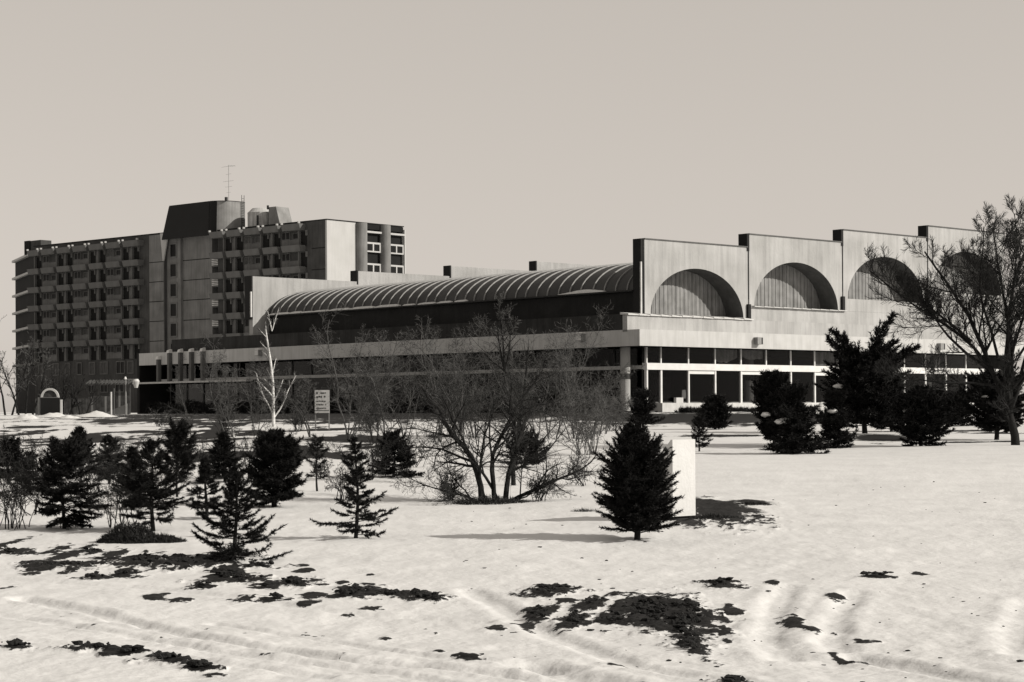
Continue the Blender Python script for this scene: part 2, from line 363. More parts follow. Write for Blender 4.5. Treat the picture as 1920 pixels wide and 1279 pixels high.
# front ledge and dark flank parapet
MB().box(0, UEND, .9, 1.25, Z_F1 - .1, Z_L1 - .05).build('ledge', M['concrete_pale'], hall)
MB().box(.32, .62, 1.26, 46.5, Z_F1 - .1, Z_L1 + .05).build('parapet', M['dark_edge'], hall)  # flank run of the ledge, coloured much darker than the front run
MB().box(.62, 1.6, 1.26, 46.5, Z_L1 - .3, Z_L1 - .2).build('flat_roof', M['bitumen'], hall)
# coping tiles on the first two ledges, uneven, snow caught on them
tile = MB().hexa([(0, 0, 0), (.80, 0, 0), (.80, .62, .05), (0, .62, .05)], [(0, 0, .09), (.80, 0, .05), (.80, .62, .15), (0, .62, .17)]).mesh('coping_tile', M['plinth_white'])
for i in range(12):
    o = link('coping_tile', tile, None, hall, (-.02 + i * .845, .80, Z_L1 - .05)); o.rotation_euler = (0, R(rnd.uniform(-1.2, 1.2)), 0)
for i in range(10):
    o = link('coping_tile', tile, None, hall, (U0 + PITCH + .15 + i * .845, 1.02, Z_L1 + STEP - .02)); o.rotation_euler = (0, R(rnd.uniform(-1.0, 1.0)), 0); o.scale = (1, 1, .6)

AV = 1.3                                        # plane of the arched gables
def ell(cu, a, z0, b, n):
    return [(cu + a * math.cos(math.pi - math.pi * i / n), z0 + b * math.sin(math.pi * i / n)) for i in range(n + 1)]
def arch_gable(i):
    u0 = U0 + i * PITCH; u1 = u0 + PITCH - .12
    zb = Z_L1 + i * STEP; zt = 10.72 + i * STEP
    cu = (u0 + u1) / 2 + .02; a = 3.80; b = 2.70; n = 36
    arc = ell(cu, a, zb, b, n)
    th = .5
    m = MB(); v0, v1 = AV, AV + th
    def quad(p): k = len(m.v); m.v.extend(p); m.f.append(tuple(range(k, k + len(p))))
    for vv, flip in ((v0, False), (v1, True)):
        def fq(pts): quad([(x, vv, z) for x, z in (reversed(pts) if flip else pts)])
        fq([(u0, zb), (arc[0][0], zb), (arc[0][0], zt), (u0, zt)])
        for (xa, za), (xb, zb_) in zip(arc[:-1], arc[1:]): fq([(xa, za), (xb, zb_), (xb, zt), (xa, zt)])
        fq([(arc[-1][0], zb), (u1, zb), (u1, zt), (arc[-1][0], zt)])
    quad([(u0, v0, zt), (u1, v0, zt), (u1, v1, zt), (u0, v1, zt)])
    quad([(u1, v0, zb), (u1, v1, zb), (u1, v1, zt), (u1, v0, zt)])
    quad([(u0, v1, zb), (u0, v0, zb), (u0, v0, zt), (u0, v1, zt)])
    g = m.build('arch_gable', M['concrete_pale'], hall)
    if i > 0:                                   # plinth below a raised gable
        MB().box(u0 - .02, UEND - .1, AV - .10 - .004 * i, AV + th, zb - STEP - (.05 if i == 1 else 0), zb - .005).build('gable_plinth', M['concrete_pale'], hall)
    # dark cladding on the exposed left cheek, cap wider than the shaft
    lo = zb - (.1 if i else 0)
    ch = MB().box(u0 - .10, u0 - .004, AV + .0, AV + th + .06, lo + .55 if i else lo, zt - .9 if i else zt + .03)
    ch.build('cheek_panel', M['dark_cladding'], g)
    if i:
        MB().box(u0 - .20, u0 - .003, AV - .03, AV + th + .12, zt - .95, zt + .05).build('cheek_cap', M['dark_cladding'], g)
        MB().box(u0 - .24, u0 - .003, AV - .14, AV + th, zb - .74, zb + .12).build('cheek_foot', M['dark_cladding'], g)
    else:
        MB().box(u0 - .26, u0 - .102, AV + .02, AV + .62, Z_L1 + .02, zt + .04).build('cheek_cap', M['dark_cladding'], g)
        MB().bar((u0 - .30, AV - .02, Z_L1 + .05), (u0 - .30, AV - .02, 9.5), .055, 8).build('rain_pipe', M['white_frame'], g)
    MB().box(u0, u1, AV - .04, AV + th + .03, zt + .002, zt + .07).build('coping', M['concrete_mid'], g)
    # deep reveal of the arch
    D = 1.45; r = MB()
    for (xa, za), (xb, zb_) in zip(arc[:-1], arc[1:]):
        k = len(r.v); e = .12
        def outp(x, z): 
            dx, dz = (x - cu) / a, (z - zb) / b; l = math.hypot(dx, dz) or 1; return (x + dx / l * e, z + dz / l * e)
        xo, zo = outp(xa, za); xp, zp = outp(xb, zb_)
        r.v += [(xa, v0 + .003, za), (xb, v0 + .003, zb_), (xb, v0 + D, zb_), (xa, v0 + D, za), (xo, v0 + .01, zo), (xp, v0 + .01, zp), (xp, v0 + D, zp), (xo, v0 + D, zo)]
        r.f += [(k, k + 3, k + 2, k + 1), (k + 4, k + 5, k + 6, k + 7), (k + 3, k + 7, k + 6, k + 2)]
    r.build('arch_reveal', M['concrete_mid'], g)
    MB().box(cu - a, cu + a, AV + .05, AV + D, zb - .12, zb + .01).build('arch_sill', M['concrete_mid'], g)
    # vertical boarding closing the arch
    bw_ = .165; nb = int(2 * a / bw_); bm = MB()
    lun = None
    for k in range(nb):
        x0 = cu - a + .02 + k * (2 * a - .04) / nb; x1 = x0 + (2 * a - .04) / nb - .012
        def zz(x): 
            q = max(0., 1 - ((x - cu) / a) ** 2); return zb + b * math.sqrt(q)
        pv = AV + D - .10 - (.025 if k % 2 else 0.)
        bo = MB().hexa([(x0, pv, zb), (x1, pv, zb), (x1, pv + .08, zb), (x0, pv + .08, zb)], [(x0, pv, zz(x0) + .01), (x1, pv, zz(x1) + .01), (x1, pv + .08, zz(x1) + .01), (x0, pv + .08, zz(x0) + .01)])
        bo.build('board', M['board_lunette'], g)
    bk = MB(); pts = ell(cu, a, zb, b, 24)
    bk.prism([(x, AV + D + .02, z) for x, z in pts], [(x, AV + D - .01, z) for x, z in pts][:]); bk.build('lunette_backing', M['dark_cladding'], g)
for i in range(NV): arch_gable(i)

# vault roofs with standing ribs
ZS, ZR, VA = 8.0, 1.86, 4.22
def vault_profile(n, off=0.0):
    return [(-(VA + off) * math.cos(math.pi * i / n), (ZR + off) * math.sin(math.pi * i / n)) for i in range(n + 1)]
n = 28; pr = vault_profile(n); v0, v1 = AV + .52, VB - .02
vm = MB()
vm.v = [(x, v0, z) for x, z in pr] + [(x, v1, z) for x, z in pr]
vm.f = [(j, j + 1, n + 2 + j, n + 1 + j) for j in range(n)]
vault_me = vm.mesh('vault_sheet', M['vault_sheet'])
for p in vault_me.polygons: p.use_smooth = True
rib_i = vault_profile(20, -.02); rib_o = vault_profile(20, .075); rm_ = MB()
for (a0, a1, b0, b1) in zip(rib_i[:-1], rib_i[1:], rib_o[:-1], rib_o[1:]):
    k = len(rm_.v)
    rm_.v += [(a0[0], 0, a0[1]), (a1[0], 0, a1[1]), (a1[0], .04, a1[1]), (a0[0], .04, a0[1]), (b0[0], 0, b0[1]), (b1[0], 0, b1[1]), (b1[0], .04, b1[1]), (b0[0], .04, b0[1])]
    rm_.f += [(k + 4, k + 5, k + 6, k + 7), (k, k + 1, k + 5, k + 4), (k + 2, k + 3, k + 7, k + 6)]
rib_me = rm_.mesh('vault_rib', M['vault_rib'])
for i in range(NV):
    cu = U0 + i * PITCH + PITCH / 2 - .06; zo = ZS + i * STEP
    vr = link('vault_roof', vault_me, None, hall, (cu, 0, zo))
    nr = 38
    for k in range(nr):
        rb = link('vault_rib', rib_me, None, vr, (0, v0 + .7 + k * (v1 - v0 - 1.2) / (nr - 1) + rnd.uniform(-.05, .05), 0))
    # side walls carrying the vault
    if i == 0:
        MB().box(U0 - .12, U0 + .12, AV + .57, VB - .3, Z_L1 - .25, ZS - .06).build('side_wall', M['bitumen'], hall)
        MB().box(U0 - .34, U0 + .1, AV + .62, VB - .3, ZS - .055, ZS + .03).build('gutter', M['dark_edge'], hall)
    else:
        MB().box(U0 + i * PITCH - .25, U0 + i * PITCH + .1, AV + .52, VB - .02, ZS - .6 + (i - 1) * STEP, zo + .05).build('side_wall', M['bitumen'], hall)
    # gable at the far end
    u0 = U0 + i * PITCH - (.35 if i == 0 else 0) - .9 + .02 * i; u1 = u0 + PITCH + (.9 if i == 0 else .25)
    zt = 10.62 + i * STEP + .03
    bgw = MB().box(u0, u1, VB + i * .03, VB + .4 + i * .03, Z_L1 - .4, zt).build('back_gable', M['concrete_pale'], hall)
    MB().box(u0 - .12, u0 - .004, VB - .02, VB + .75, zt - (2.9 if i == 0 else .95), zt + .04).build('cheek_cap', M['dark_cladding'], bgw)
    if i == 0: MB().bar((u0 - .2, VB - .1, ZS - .1), (u0 - .2, VB - .1, 9.6), .07, 8).build('rain_pipe', M['white_frame'], bgw)
# broken line of snow left in the gutter
v = AV + 14.5
while v < VB - .6:
    l = rnd.uniform(.7, 2.6)
    w = rnd.uniform(.7, 1.0); m = MB(); ns = 5
    for k in range(ns):
        a0 = v + l * k / ns; a1 = v + l * (k + 1) / ns; h0 = .11 * w * (.5 if k in (0,) else 1) ; h1 = .11 * w * (.4 if k == ns - 1 else 1)
        m.hexa([(U0 - .34, a0, 0), (U0 - .02, a0, 0), (U0 - .02, a1, 0), (U0 - .34, a1, 0)], [(U0 - .33, a0, h0), (U0 - .05, a0, h0 * 1.5), (U0 - .05, a1, h1 * 1.5), (U0 - .33, a1, h1)])
    m.build('snow_ridge', M['snow_patch'], hall, (0, 0, ZS + .032))
    v += l + (rnd.uniform(.05, .15) if v > 22 else rnd.uniform(.2, .5))
for (va, la, zz_, uu) in ((4.2, 3.6, ZS + .02, U0 - .2), (6.2, 1.6, Z_L1 - .19, .75)):
    m = MB()
    for k in range(6):
        a0 = va + la * k / 6; a1 = va + la * (k + 1) / 6; h0 = .05 + .16 * math.sin(math.pi * k / 6); h1 = .05 + .16 * math.sin(math.pi * (k + 1) / 6)
        m.hexa([(uu - .1, a0, 0), (uu + .5, a0, 0), (uu + .5, a1, 0), (uu - .1, a1, 0)], [(uu - .08, a0, h0 * .6), (uu + .4, a0, h0 * 1.4), (uu + .4, a1, h1 * 1.4), (uu - .08, a1, h1 * .6)])
    m.build('snow_ridge', M['snow_patch'], hall, (0, 0, zz_))

# front glazing, recessed below the fascia
GV, GU = 1.0, 1.5
fx = [GU + .02, 2.62] + [4.80 + 2.17 * k for k in range(14)]
fx = [x for x in fx if x < UEND - .8]
ZB0, ZB1, ZT0, ZT1, ZTOP = 1.5, 1.93, 3.70, 4.06, 4.92
MB().box(GU - .06, UEND - .3, GV - .14, GV + .22, ZT0, ZT1).build('transom', M['white_frame'], hall, label='bright white transom band of the front glazing')
MB().box(GU + .9, UEND - .3, GV - .35, GV + .25, 1.0, ZB1 - .02).build('plinth', M['plinth_white'], hall)
for k, x in enumerate(fx):
    wdt = .13 if k in (1, 4, 9) else .10
    MB().box(x - wdt / 2, x + wdt / 2, GV - .09, GV + .09, ZB1 - .02, ZT0 - .002).build('mullion', M['white_frame'], hall)
    MB().box(x - .04, x + .04, GV - .07, GV + .07, ZT1 + .002, ZTOP).build('mullion', M['white_frame'], hall)
for a0, a1 in zip(fx[:-1], fx[1:]):
    MB().box(a0 + .055, a1 - .055, GV - .01, GV + .01, ZB1, ZT0 - .004).build('pane', M['glass_pane'], hall)
    MB().box(a0 + .045, a1 - .045, GV - .008, GV + .008, ZT1 + .004, ZTOP).build('pane', M['glass_pane'], hall)
for (a0, a1) in ((4.85, 6.92), (9.2, 11.25), (15.7, 17.75)):       # door heads below the transom
    MB().box(a0, a1, GV - .06, GV + .06, ZT0 - .2, ZT0 - .005).build('door_head', M['white_frame'], hall)
def curtain(x0, x1, zs, vv):
    m = MB(); nn = len(zs) - 1
    for k in range(nn):
        xa = x0 + (x1 - x0) * k / nn; xb = x0 + (x1 - x0) * (k + 1) / nn; da = .03 * (k % 2); db = .03 * ((k + 1) % 2)
        m.hexa([(xa, vv + da, zs[k]), (xb, vv + db, zs[k + 1]), (xb, vv + db + .02, zs[k + 1]), (xa, vv + da + .02, zs[k])],
               [(xa, vv + da, ZTOP - .02), (xb, vv + db, ZTOP - .02), (xb, vv + db + .02, ZTOP - .02), (xa, vv + da + .02, ZTOP - .02)])
    m.build('curtain', M['curtain'], hall)
curtain(7.25, 9.0, [4.25, 4.18, 4.16, 4.2, 4.14, 4.22, 4.3, 4.34, 4.45], GV + .12)
curtain(9.25, 11.2, [4.55, 4.5, 4.42, 4.36, 4.33, 4.36, 4.4, 4.4, 4.4], GV + .12)
curtain(15.9, 17.7, [4.1, 4.12, 4.1, 4.13, 4.1, 4.12, 4.1], GV + .12)
curtain(26.4, 28.3, [4.1, 4.15, 4.1, 4.13, 4.1], GV + .12)
MB().box(4.35, 4.68, GV + .03, GV + .05, 2.15, 2.62).build('poster', M['curtain'], hall)
MB().box(9.05, 9.2, GV + .03, GV + .05, 2.2, 2.7).build('poster', M['curtain'], hall)
MB().box(3.55, 4.1, GV - .30, GV - .12, ZB1 - .018, 2.2).build('meter_box', M['plinth_white'], hall)
MB().box(12.6, 13.4, GV + .6, GV + 1.2, 1.5, 2.6).build('inner_counter', M['curtain'], hall)
MB().box(5.3, 6.6, GV + 3.0, GV + 3.1, 1.5, 3.4).build('inner_partition', M['timber_grey'], hall)
MB().box(17.9, 19.0, GV + 2.0, GV + 2.1, 1.5, 3.6).build('inner_partition', M['timber_grey'], hall)
# flank glazing: dark frames, one light transom
MB().box(GU - .12, GU + .16, GV + .25, FLEN - .2, 3.74, 3.93).build('transom', M['fascia_paint'], hall, label='thin grey transom line of the shaded flank')
fv = [GV + .2 + 2.15 * k for k in range(23)]
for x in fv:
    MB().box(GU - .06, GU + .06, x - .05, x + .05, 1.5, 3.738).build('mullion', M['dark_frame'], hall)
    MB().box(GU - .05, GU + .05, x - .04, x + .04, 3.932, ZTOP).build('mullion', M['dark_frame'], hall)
for a0, a1 in zip(fv[:-1], fv[1:]):
    MB().box(GU - .01, GU + .01, a0 + .052, a1 - .052, 1.55, 3.736).build('pane', M['glass_pane'], hall)
    MB().box(GU - .01, GU + .01, a0 + .042, a1 - .042, 3.934, ZTOP).build('pane', M['glass_pane'], hall)
MB().box(GU - .1, GU + .2, GV + .25, FLEN - .3, 1.0, 1.54).build('plinth', M['dark_edge'], hall, label='dark plinth along the shaded flank')
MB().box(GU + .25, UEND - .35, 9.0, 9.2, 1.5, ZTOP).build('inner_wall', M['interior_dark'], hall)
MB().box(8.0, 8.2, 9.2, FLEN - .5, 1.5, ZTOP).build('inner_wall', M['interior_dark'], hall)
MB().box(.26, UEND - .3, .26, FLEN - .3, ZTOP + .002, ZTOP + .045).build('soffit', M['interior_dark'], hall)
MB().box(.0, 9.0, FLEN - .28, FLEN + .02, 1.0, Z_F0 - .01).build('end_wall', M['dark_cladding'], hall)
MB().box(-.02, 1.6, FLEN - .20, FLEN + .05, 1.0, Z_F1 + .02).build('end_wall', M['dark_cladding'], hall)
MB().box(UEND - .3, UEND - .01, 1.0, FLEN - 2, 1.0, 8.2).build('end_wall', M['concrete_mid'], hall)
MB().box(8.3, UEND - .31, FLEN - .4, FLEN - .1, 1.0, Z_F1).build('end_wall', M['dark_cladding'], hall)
MB().box(.2, UEND - .3, .26, FLEN - .3, Z_F1 - .115, Z_F1 - .06).build('roof_snow', M['snow_patch'], hall)
# round columns with a dark collar
for (x, y_, ) in ((.85, 1.9), (10.75, 1.75), (19.3, 1.75), (27.8, 1.75)):
    c = MB().cyl(x, y_, 1.49, ZTOP, .27, k=16).build('column', M['concrete_pale'], hall)
    MB().cyl(x, y_, 3.2, 3.5, .28, k=16).build('collar', M['dark_frame'], c)
# interior things seen low behind the glass: a low white heater casing
MB().box(2.75, 16, GV + .5, GV + .7, 1.49, 1.98).build('heater_casing', M['plinth_white'], hall)
# slender precast fins at the far end of the flank
for k, vv in enumerate((47.5, 46.05, 44.62, 43.2, 41.75)):
    f = MB().box(-.26, -.003, vv - .13, vv + .13, 3.70, 5.72 if k else 5.3).build('fin', M['concrete_mid'], hall)
    MB().hexa([(-.32, vv - .17, 0), (-.004, vv - .17, 0), (-.004, vv + .17, 0), (-.32, vv + .17, 0)], [(-.27, vv - .13, .20), (-.004, vv - .13, .27), (-.004, vv + .13, .27), (-.27, vv + .13, .2)]).build('snow_cap', M['snow_patch'], f, (0, 0, 5.722 if k else 5.302))
MB().box(-.5, -.003, 35.9, FLEN - .1, 3.58, 3.70).build('fin_sill', M['fascia_paint'], hall)
# boxed floodlights on the fascia
def flood(loc, flank):
    m = MB()
    if flank: m.box(-.30, -.003, -.22, .22, -.20, .20)
    else: m.box(-.22, .22, -.30, -.003, -.20, .20)
    b = m.build('floodlight', M['galvanised'], hall, loc)
    if flank: MB().box(-.34, -.302, -.19, .19, -.17, .17).build('lens', M['lamp_glass'], b); MB().hexa([(-.31, -.24, .2), (0, -.24, .2), (0, .24, .2), (-.31, .24, .2)], [(-.28, -.2, .28), (0, -.2, .3), (0, .2, .3), (-.28, .2, .28)]).build('snow_cap', M['snow_patch'], b)
    else: MB().box(.10, .224, -.304, -.02, -.18, .18).build('lens', M['dark_frame'], b)
flood((9.35, 0, 5.36), False); flood((26.6, 0, 5.36), False); flood((0, 4.3, 5.5), True); flood((0, 35.0, 5.45), True)

# ================================================================== THE HOTEL behind
hl = math.hypot(.75, .66); HX = (.75 / hl, -.66 / hl); HY = (.66 / hl, .75 / hl)
HO = (-74.487, 296.613)
hotel = empty('hotel_block', (HO[0], HO[1], 0), math.atan2(HX[1], HX[0]), 'tall dark slab hotel with rows of balconies and a black rooftop penthouse', 'building')
def hs(px, t=0.0):
    a = (px - CX) / F; X = HO[0] + t * HY[0]; Y = HO[1] + t * HY[1]
    return (a * Y - X) / (HX[0] - a * HX[1])
ZK = [26.5 - 2.87 * k for k in range(7)]
MB().box(0, 32.25, 0, 13, .9, 27.45).build('wall', M['hotel_brick'], hotel, label='dark brick wall of the left wing')
MB().box(44.2, 66.3, 0, 14.4, .9, 27.0).build('wall', M['hotel_brick'], hotel, label='dark brick wall of the right wing')
MB().box(-.1, 32.3, -.12, 13, 27.452, 27.56).build('roof', M['bitumen'], hotel)
MB().box(44.15, 66.7, -.12, 14.5, 27.002, 27.12).build('roof', M['bitumen'], hotel)
MB().box(32.25, 44.2, 3.0, 12.8, .9, 26.9).build('wall', M['hotel_brick'], hotel, label='recessed wall between the two wings')
MB().box(35.35, 41.85, .9, 3.0, .9, 26.7).build('core_wall', M['hotel_core'], hotel)
MB().box(32.25, 35.35, .45, 3.0, .9, 26.7).build('stair_wall', M['hotel_core'], hotel)
# pilaster strip between the facade and the stair tower, panel joints
MB().box(28.9, 32.2, -.14, -.003, 8.0, 27.3).build('pier', M['hotel_core'], hotel)
for z in ZK[1:]:
    MB().box(28.92, 32.18, -.165, -.142, z - .35, z - .25).build('joint_strip', M['hotel_dark'], hotel)
    MB().box(35.4, 41.8, .87, .898, z - .35, z - .25).build('joint_strip', M['hotel_dark'], hotel)
    MB().box(63.6, 66.28, -.03, -.003, z - .35, z - .25).build('joint_strip', M['hotel_dark'], hotel)
MB().hexa([(32.2, -.30, 23.4), (32.36, -.30, 23.4), (32.36, -.1, 23.4), (32.2, -.1, 23.4)], [(31.95, -.55, 27.4), (33.15, -.05, 27.4), (33.15, .2, 27.4), (31.95, -.1, 27.4)]).build('sunlit_sliver', M['hotel_white'], hotel)  # added white wedge standing in for a sliver of sunlight
wd = {}
def window(parent, s, z0, z1, w, t=0.0, frame='hotel_core', fr=.09, mull=0, drawn=.35):
    key = (round(z1 - z0, 3), w, frame, mull)
    if key not in wd:
        h = z1 - z0; m = MB()
        m.box(-w / 2 - fr, -w / 2, -.09, -.002, -fr, h + fr).box(w / 2, w / 2 + fr, -.09, -.002, -fr, h + fr).box(-w / 2, w / 2, -.09, -.002, -fr, 0).box(-w / 2, w / 2, -.09, -.002, h, h + fr)
        for k in range(mull):
            x = -w / 2 + w * (k + 1) / (mull + 1); m.box(x - .05, x + .05, -.08, -.002, 0, h)
        wd[key] = (m.mesh('window', M[frame]), MB().box(-w / 2, w / 2, -.025, -.002, 0, h).mesh('pane', M['window_dark']), MB().box(-w / 2, w / 2, -.025, -.002, 0, h).mesh('pane', M['window_drawn']))
    a, b, c = wd[key]
    o = link('window', a, None, parent, (s, t, z0)); link('pane', c if rnd.random() < drawn else b, None, o)
    return o
pm = {}
def panel(s0, s1, z0, z1, t0, t1, name, mt):
    key = (round(s1 - s0, 2), round(z1 - z0, 2), t0, t1, name)
    if key not in pm: pm[key] = MB().box(0, s1 - s0, t0, t1, 0, z1 - z0).mesh(name, M[mt])
    return link(name, pm[key], None, hotel, (s0, 0, z0))
def facade(doors, breaks, ks, s_end):
    for k in ks:
        z = ZK[k]
        for q, (a0, a1) in enumerate(zip(breaks[:-1], breaks[1:])):
            # canted balcony parapet
            L_ = a1 - a0 - .75
            key = ('par', round(L_, 2))
            if key not in pm:
                pm[key] = MB().hexa([(0, -.95, 0), (L_, -.95, 0), (L_, -.003, 0), (0, -.003, 0)], [(0, -1.25, .85), (L_, -1.25, .85), (L_, -.003, .85), (0, -.003, .85)]).mesh('balcony_parapet', M['hotel_ledge'])
            b = link('balcony_parapet', pm[key], None, hotel, (a0 + .3, 0, z - .62))
            if k == 0:
                key2 = 'lampbox'
                if key2 not in pm: pm[key2] = MB().box(-.11, .11, -.2, .12, 0, .24).mesh('lamp_box', M['concrete_pale'])
                link('lamp_box', pm[key2], None, b, (.1, -1.1, .86)); link('lamp_box', pm[key2], None, b, (L_ - .1, -1.1, .86))
        for s in doors:
            if s < 2 and False: continue
            panel(s - .55, s + .55, z - 2.75, z - .8, -.06, -.003, 'balcony_door', 'door_void')
            panel(s - .80, s - .56, z - 2.75, z - .35, -.42, -.003, 'partition', 'hotel_panel')
            panel(s + .60, s + .72, z - 1.35, z - .62, -.3, -.003, 'bracket', 'hotel_core')
        for d0, d1 in zip(doors[:-1], doors[1:]):
            if d1 - d0 > 3.2:
                panel(d0 + .9, d1 - .95, z - 2.6, z - 1.75, -.05, -.003, 'spandrel', 'hotel_panel')
                window(hotel, (d0 + d1) / 2 - .9, z - 1.65, z - .75, 1.5, 0, 'hotel_panel', .08, 1)
                if rnd.random() < .75: window(hotel, (d0 + d1) / 2 + 1.1, z - 1.65, z - .95, 1.0, 0, 'hotel_panel', .08, 0)
            else:
                panel(d0 + .75, d1 - .85, z - 2.7, z - .7, -.05, -.003, 'pier', 'hotel_panel')
facade([hs(p) for p in (75, 116, 133, 176.5, 194.6, 238, 258)], [hs(p) for p in (62, 87, 116, 146, 176.5, 208, 240, 275)], range(6), 28.5)
facade([hs(p) for p in (431, 452, 501, 522, 572)], [hs(p) for p in (403, 434, 467, 502.5, 538, 579)], range(6), 63)
for p in (75, 116, 133, 176.5, 194.6, 238, 258): panel(hs(p) - .5, hs(p) + .5, ZK[6] - .15, ZK[6] - .15 + 1.7, -.06, -.003, 'balcony_door', 'window_dark') if False else None
# stair windows
for k in range(6): window(hotel, 33.75, 24.0 - 2.87 * k, 25.75 - 2.87 * k, 1.25, .45, 'hotel_panel', .22, 0, 0)
# loggia column beside the core with white rails
for k in range(7):
    z = ZK[k]
    window(hotel, hs(399, 3), z - 1.7, z - .2, 1.3, 3.0, 'hotel_panel', .1, 1)
    if 0 < k < 6:
        r_ = MB()
        for q in range(4): r_.box(41.9, 44.15, .78, .84, .25 * q, .25 * q + .15)
        r_.build('balcony_rail', M['hotel_panel'], hotel, (0, 0, z - 1.35)).data.materials[0] = M['plinth_white']
        MB().box(41.87, 44.18, .85, 2.99, z - 1.55, z - 1.4).build('balcony_slab', M['hotel_panel'], hotel)
# storey of white framed windows near the ground
for px, w in ((78, 1.1), (106, 1.3), (128, 1.0), (150, 1.0), (174, 1.3), (196, 1.7), (227, 1.9), (246, 1.2)):
    window(hotel, hs(px), 7.35, 9.0, w, 0, 'hotel_panel', .14, 1 if w > 1.2 else 0).data.materials[0] = M['concrete_mid'] if False else M['hotel_panel']
    o = MB().box(w / 2 + .0, w / 2 + .16, -.14, -.092, -.1, 1.75).build('shutter', M['concrete_mid'], hotel, (hs(px), 0, 7.35))
for px, w in ((98, 1.0), (125, .9), (172, 1.3), (196, 1.6), (225, 1.8)):
    window(hotel, hs(px), 4.6, 5.6, w, 0, 'hotel_panel', .12, 1)
# angled wing at the far left: black face, pale slab edges
ang = R(25); wl = 18.5; dx, dy = -math.cos(ang), math.sin(ang); nx, ny = -dy, dx   # outward normal to the front-left
def aw(a, o): return (dx * a - dy * o * 1.0, dy * a + dx * o)
def strip(a0, a1, o0, o1, z0, z1):
    q = [aw(a0, o0), aw(a1, o0), aw(a1, o1), aw(a0, o1)]
    return MB().hexa([(x, y, z0) for x, y in q], [(x, y, z1) for x, y in q])
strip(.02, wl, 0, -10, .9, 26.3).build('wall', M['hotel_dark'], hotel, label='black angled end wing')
for k in range(7):
    strip(-.1, wl + .1, .55, .003, ZK[k] - .25, ZK[k] + (.10 if k < 6 else .05)).build('slab_edge', M['hotel_white'] if k < 6 else M['hotel_core'], hotel)
strip(.3, wl + .05, .3, -9.9, 26.303, 26.45).build('roof', M['bitumen'], hotel)
MB().box(hs(50, 1.2), hs(78, 1.2), 1.2, 3.2, 26.45, 28.6).build('roof_hut', M['hotel_brick'], hotel)
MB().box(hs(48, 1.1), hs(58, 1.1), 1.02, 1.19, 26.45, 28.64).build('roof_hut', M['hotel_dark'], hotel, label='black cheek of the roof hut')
# sunlit end of the right wing
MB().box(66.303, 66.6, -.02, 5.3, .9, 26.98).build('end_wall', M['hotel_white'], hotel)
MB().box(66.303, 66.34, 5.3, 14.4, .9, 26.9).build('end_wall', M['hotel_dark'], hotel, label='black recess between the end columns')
for t0, t1 in ((5.32, 7.0), (9.95, 11.5)):
    r0 = (t1 - t0) / 2
    MB().cyl(66.75, (t0 + t1) / 2, .9, 26.95, r0, k=24).build('end_column', M['hotel_core'], hotel)
for t0, t1 in ((7.0, 9.95), (11.5, 14.4)):
    for k in range(7):
        z1_ = 24.5 - 2.87 * k
        sp = MB().box(66.345, 66.75, t0 + .003, t1 - .003, z1_ - 1.35, z1_).build('spandrel', M['hotel_white'], hotel)
        for q in (.28, .72):
            c = t0 + (t1 - t0) * q
            MB().box(66.752, 66.79, c - .5, c + .5, z1_ - 1.15, z1_ - .25).build('pane', M['window_dark'], sp)
    MB().box(66.345, 66.9, t0 + .003, t1 - .003, 25.75, 26.0).build('slab_edge', M['hotel_white'], hotel)
    MB().box(66.345, 66.62, t0 + .003, t1 - .003, 26.25, 26.95).build('spandrel', M['hotel_dark'], hotel)
MB().box(65.9, 66.9, 14.402, 14.6, .9, 26.6).build('end_wall', M['hotel_white'], hotel)
# penthouse: inward leaning front with its shade put into the colour, rounded pale corner
def ring(e, z):
    s0, s1, t0, t1, rr = 32.2 + e * 1.5, 45.3, -.35 + e * .15, 4.1, 2.8
    pts = [(s0, t1, z), (s0, t0, z)]
    for k in range(13):
        a = -math.pi / 2 + (math.pi / 2) * k / 12
        pts.append((s1 - rr + rr * math.cos(a), t0 + rr + rr * math.sin(a), z))
    pts.append((s1, t1, z)); return pts
ph = MB().prism(ring(0, 26.6), ring(1, 31.2)).build('penthouse', M['penthouse_render'], hotel)
a0, a1 = ring(0, 26.6), ring(1, 31.2)
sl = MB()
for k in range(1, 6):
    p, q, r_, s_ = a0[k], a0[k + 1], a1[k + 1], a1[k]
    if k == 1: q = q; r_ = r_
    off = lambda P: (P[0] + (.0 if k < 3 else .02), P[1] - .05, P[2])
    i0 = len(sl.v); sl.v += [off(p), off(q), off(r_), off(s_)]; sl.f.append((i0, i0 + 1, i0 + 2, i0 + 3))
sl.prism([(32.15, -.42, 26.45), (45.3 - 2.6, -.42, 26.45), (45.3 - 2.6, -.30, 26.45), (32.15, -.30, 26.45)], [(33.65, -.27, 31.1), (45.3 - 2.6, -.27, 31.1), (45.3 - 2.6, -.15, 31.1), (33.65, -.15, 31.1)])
slo = sl.build('shaded_front', M['penthouse_shade'], ph)
MB().prism([(x, y, 31.205) for x, y, z in ring(.97, 0)], [(x, y, 31.3) for x, y, z in ring(.97, 0)]).build('roof', M['bitumen'], ph)
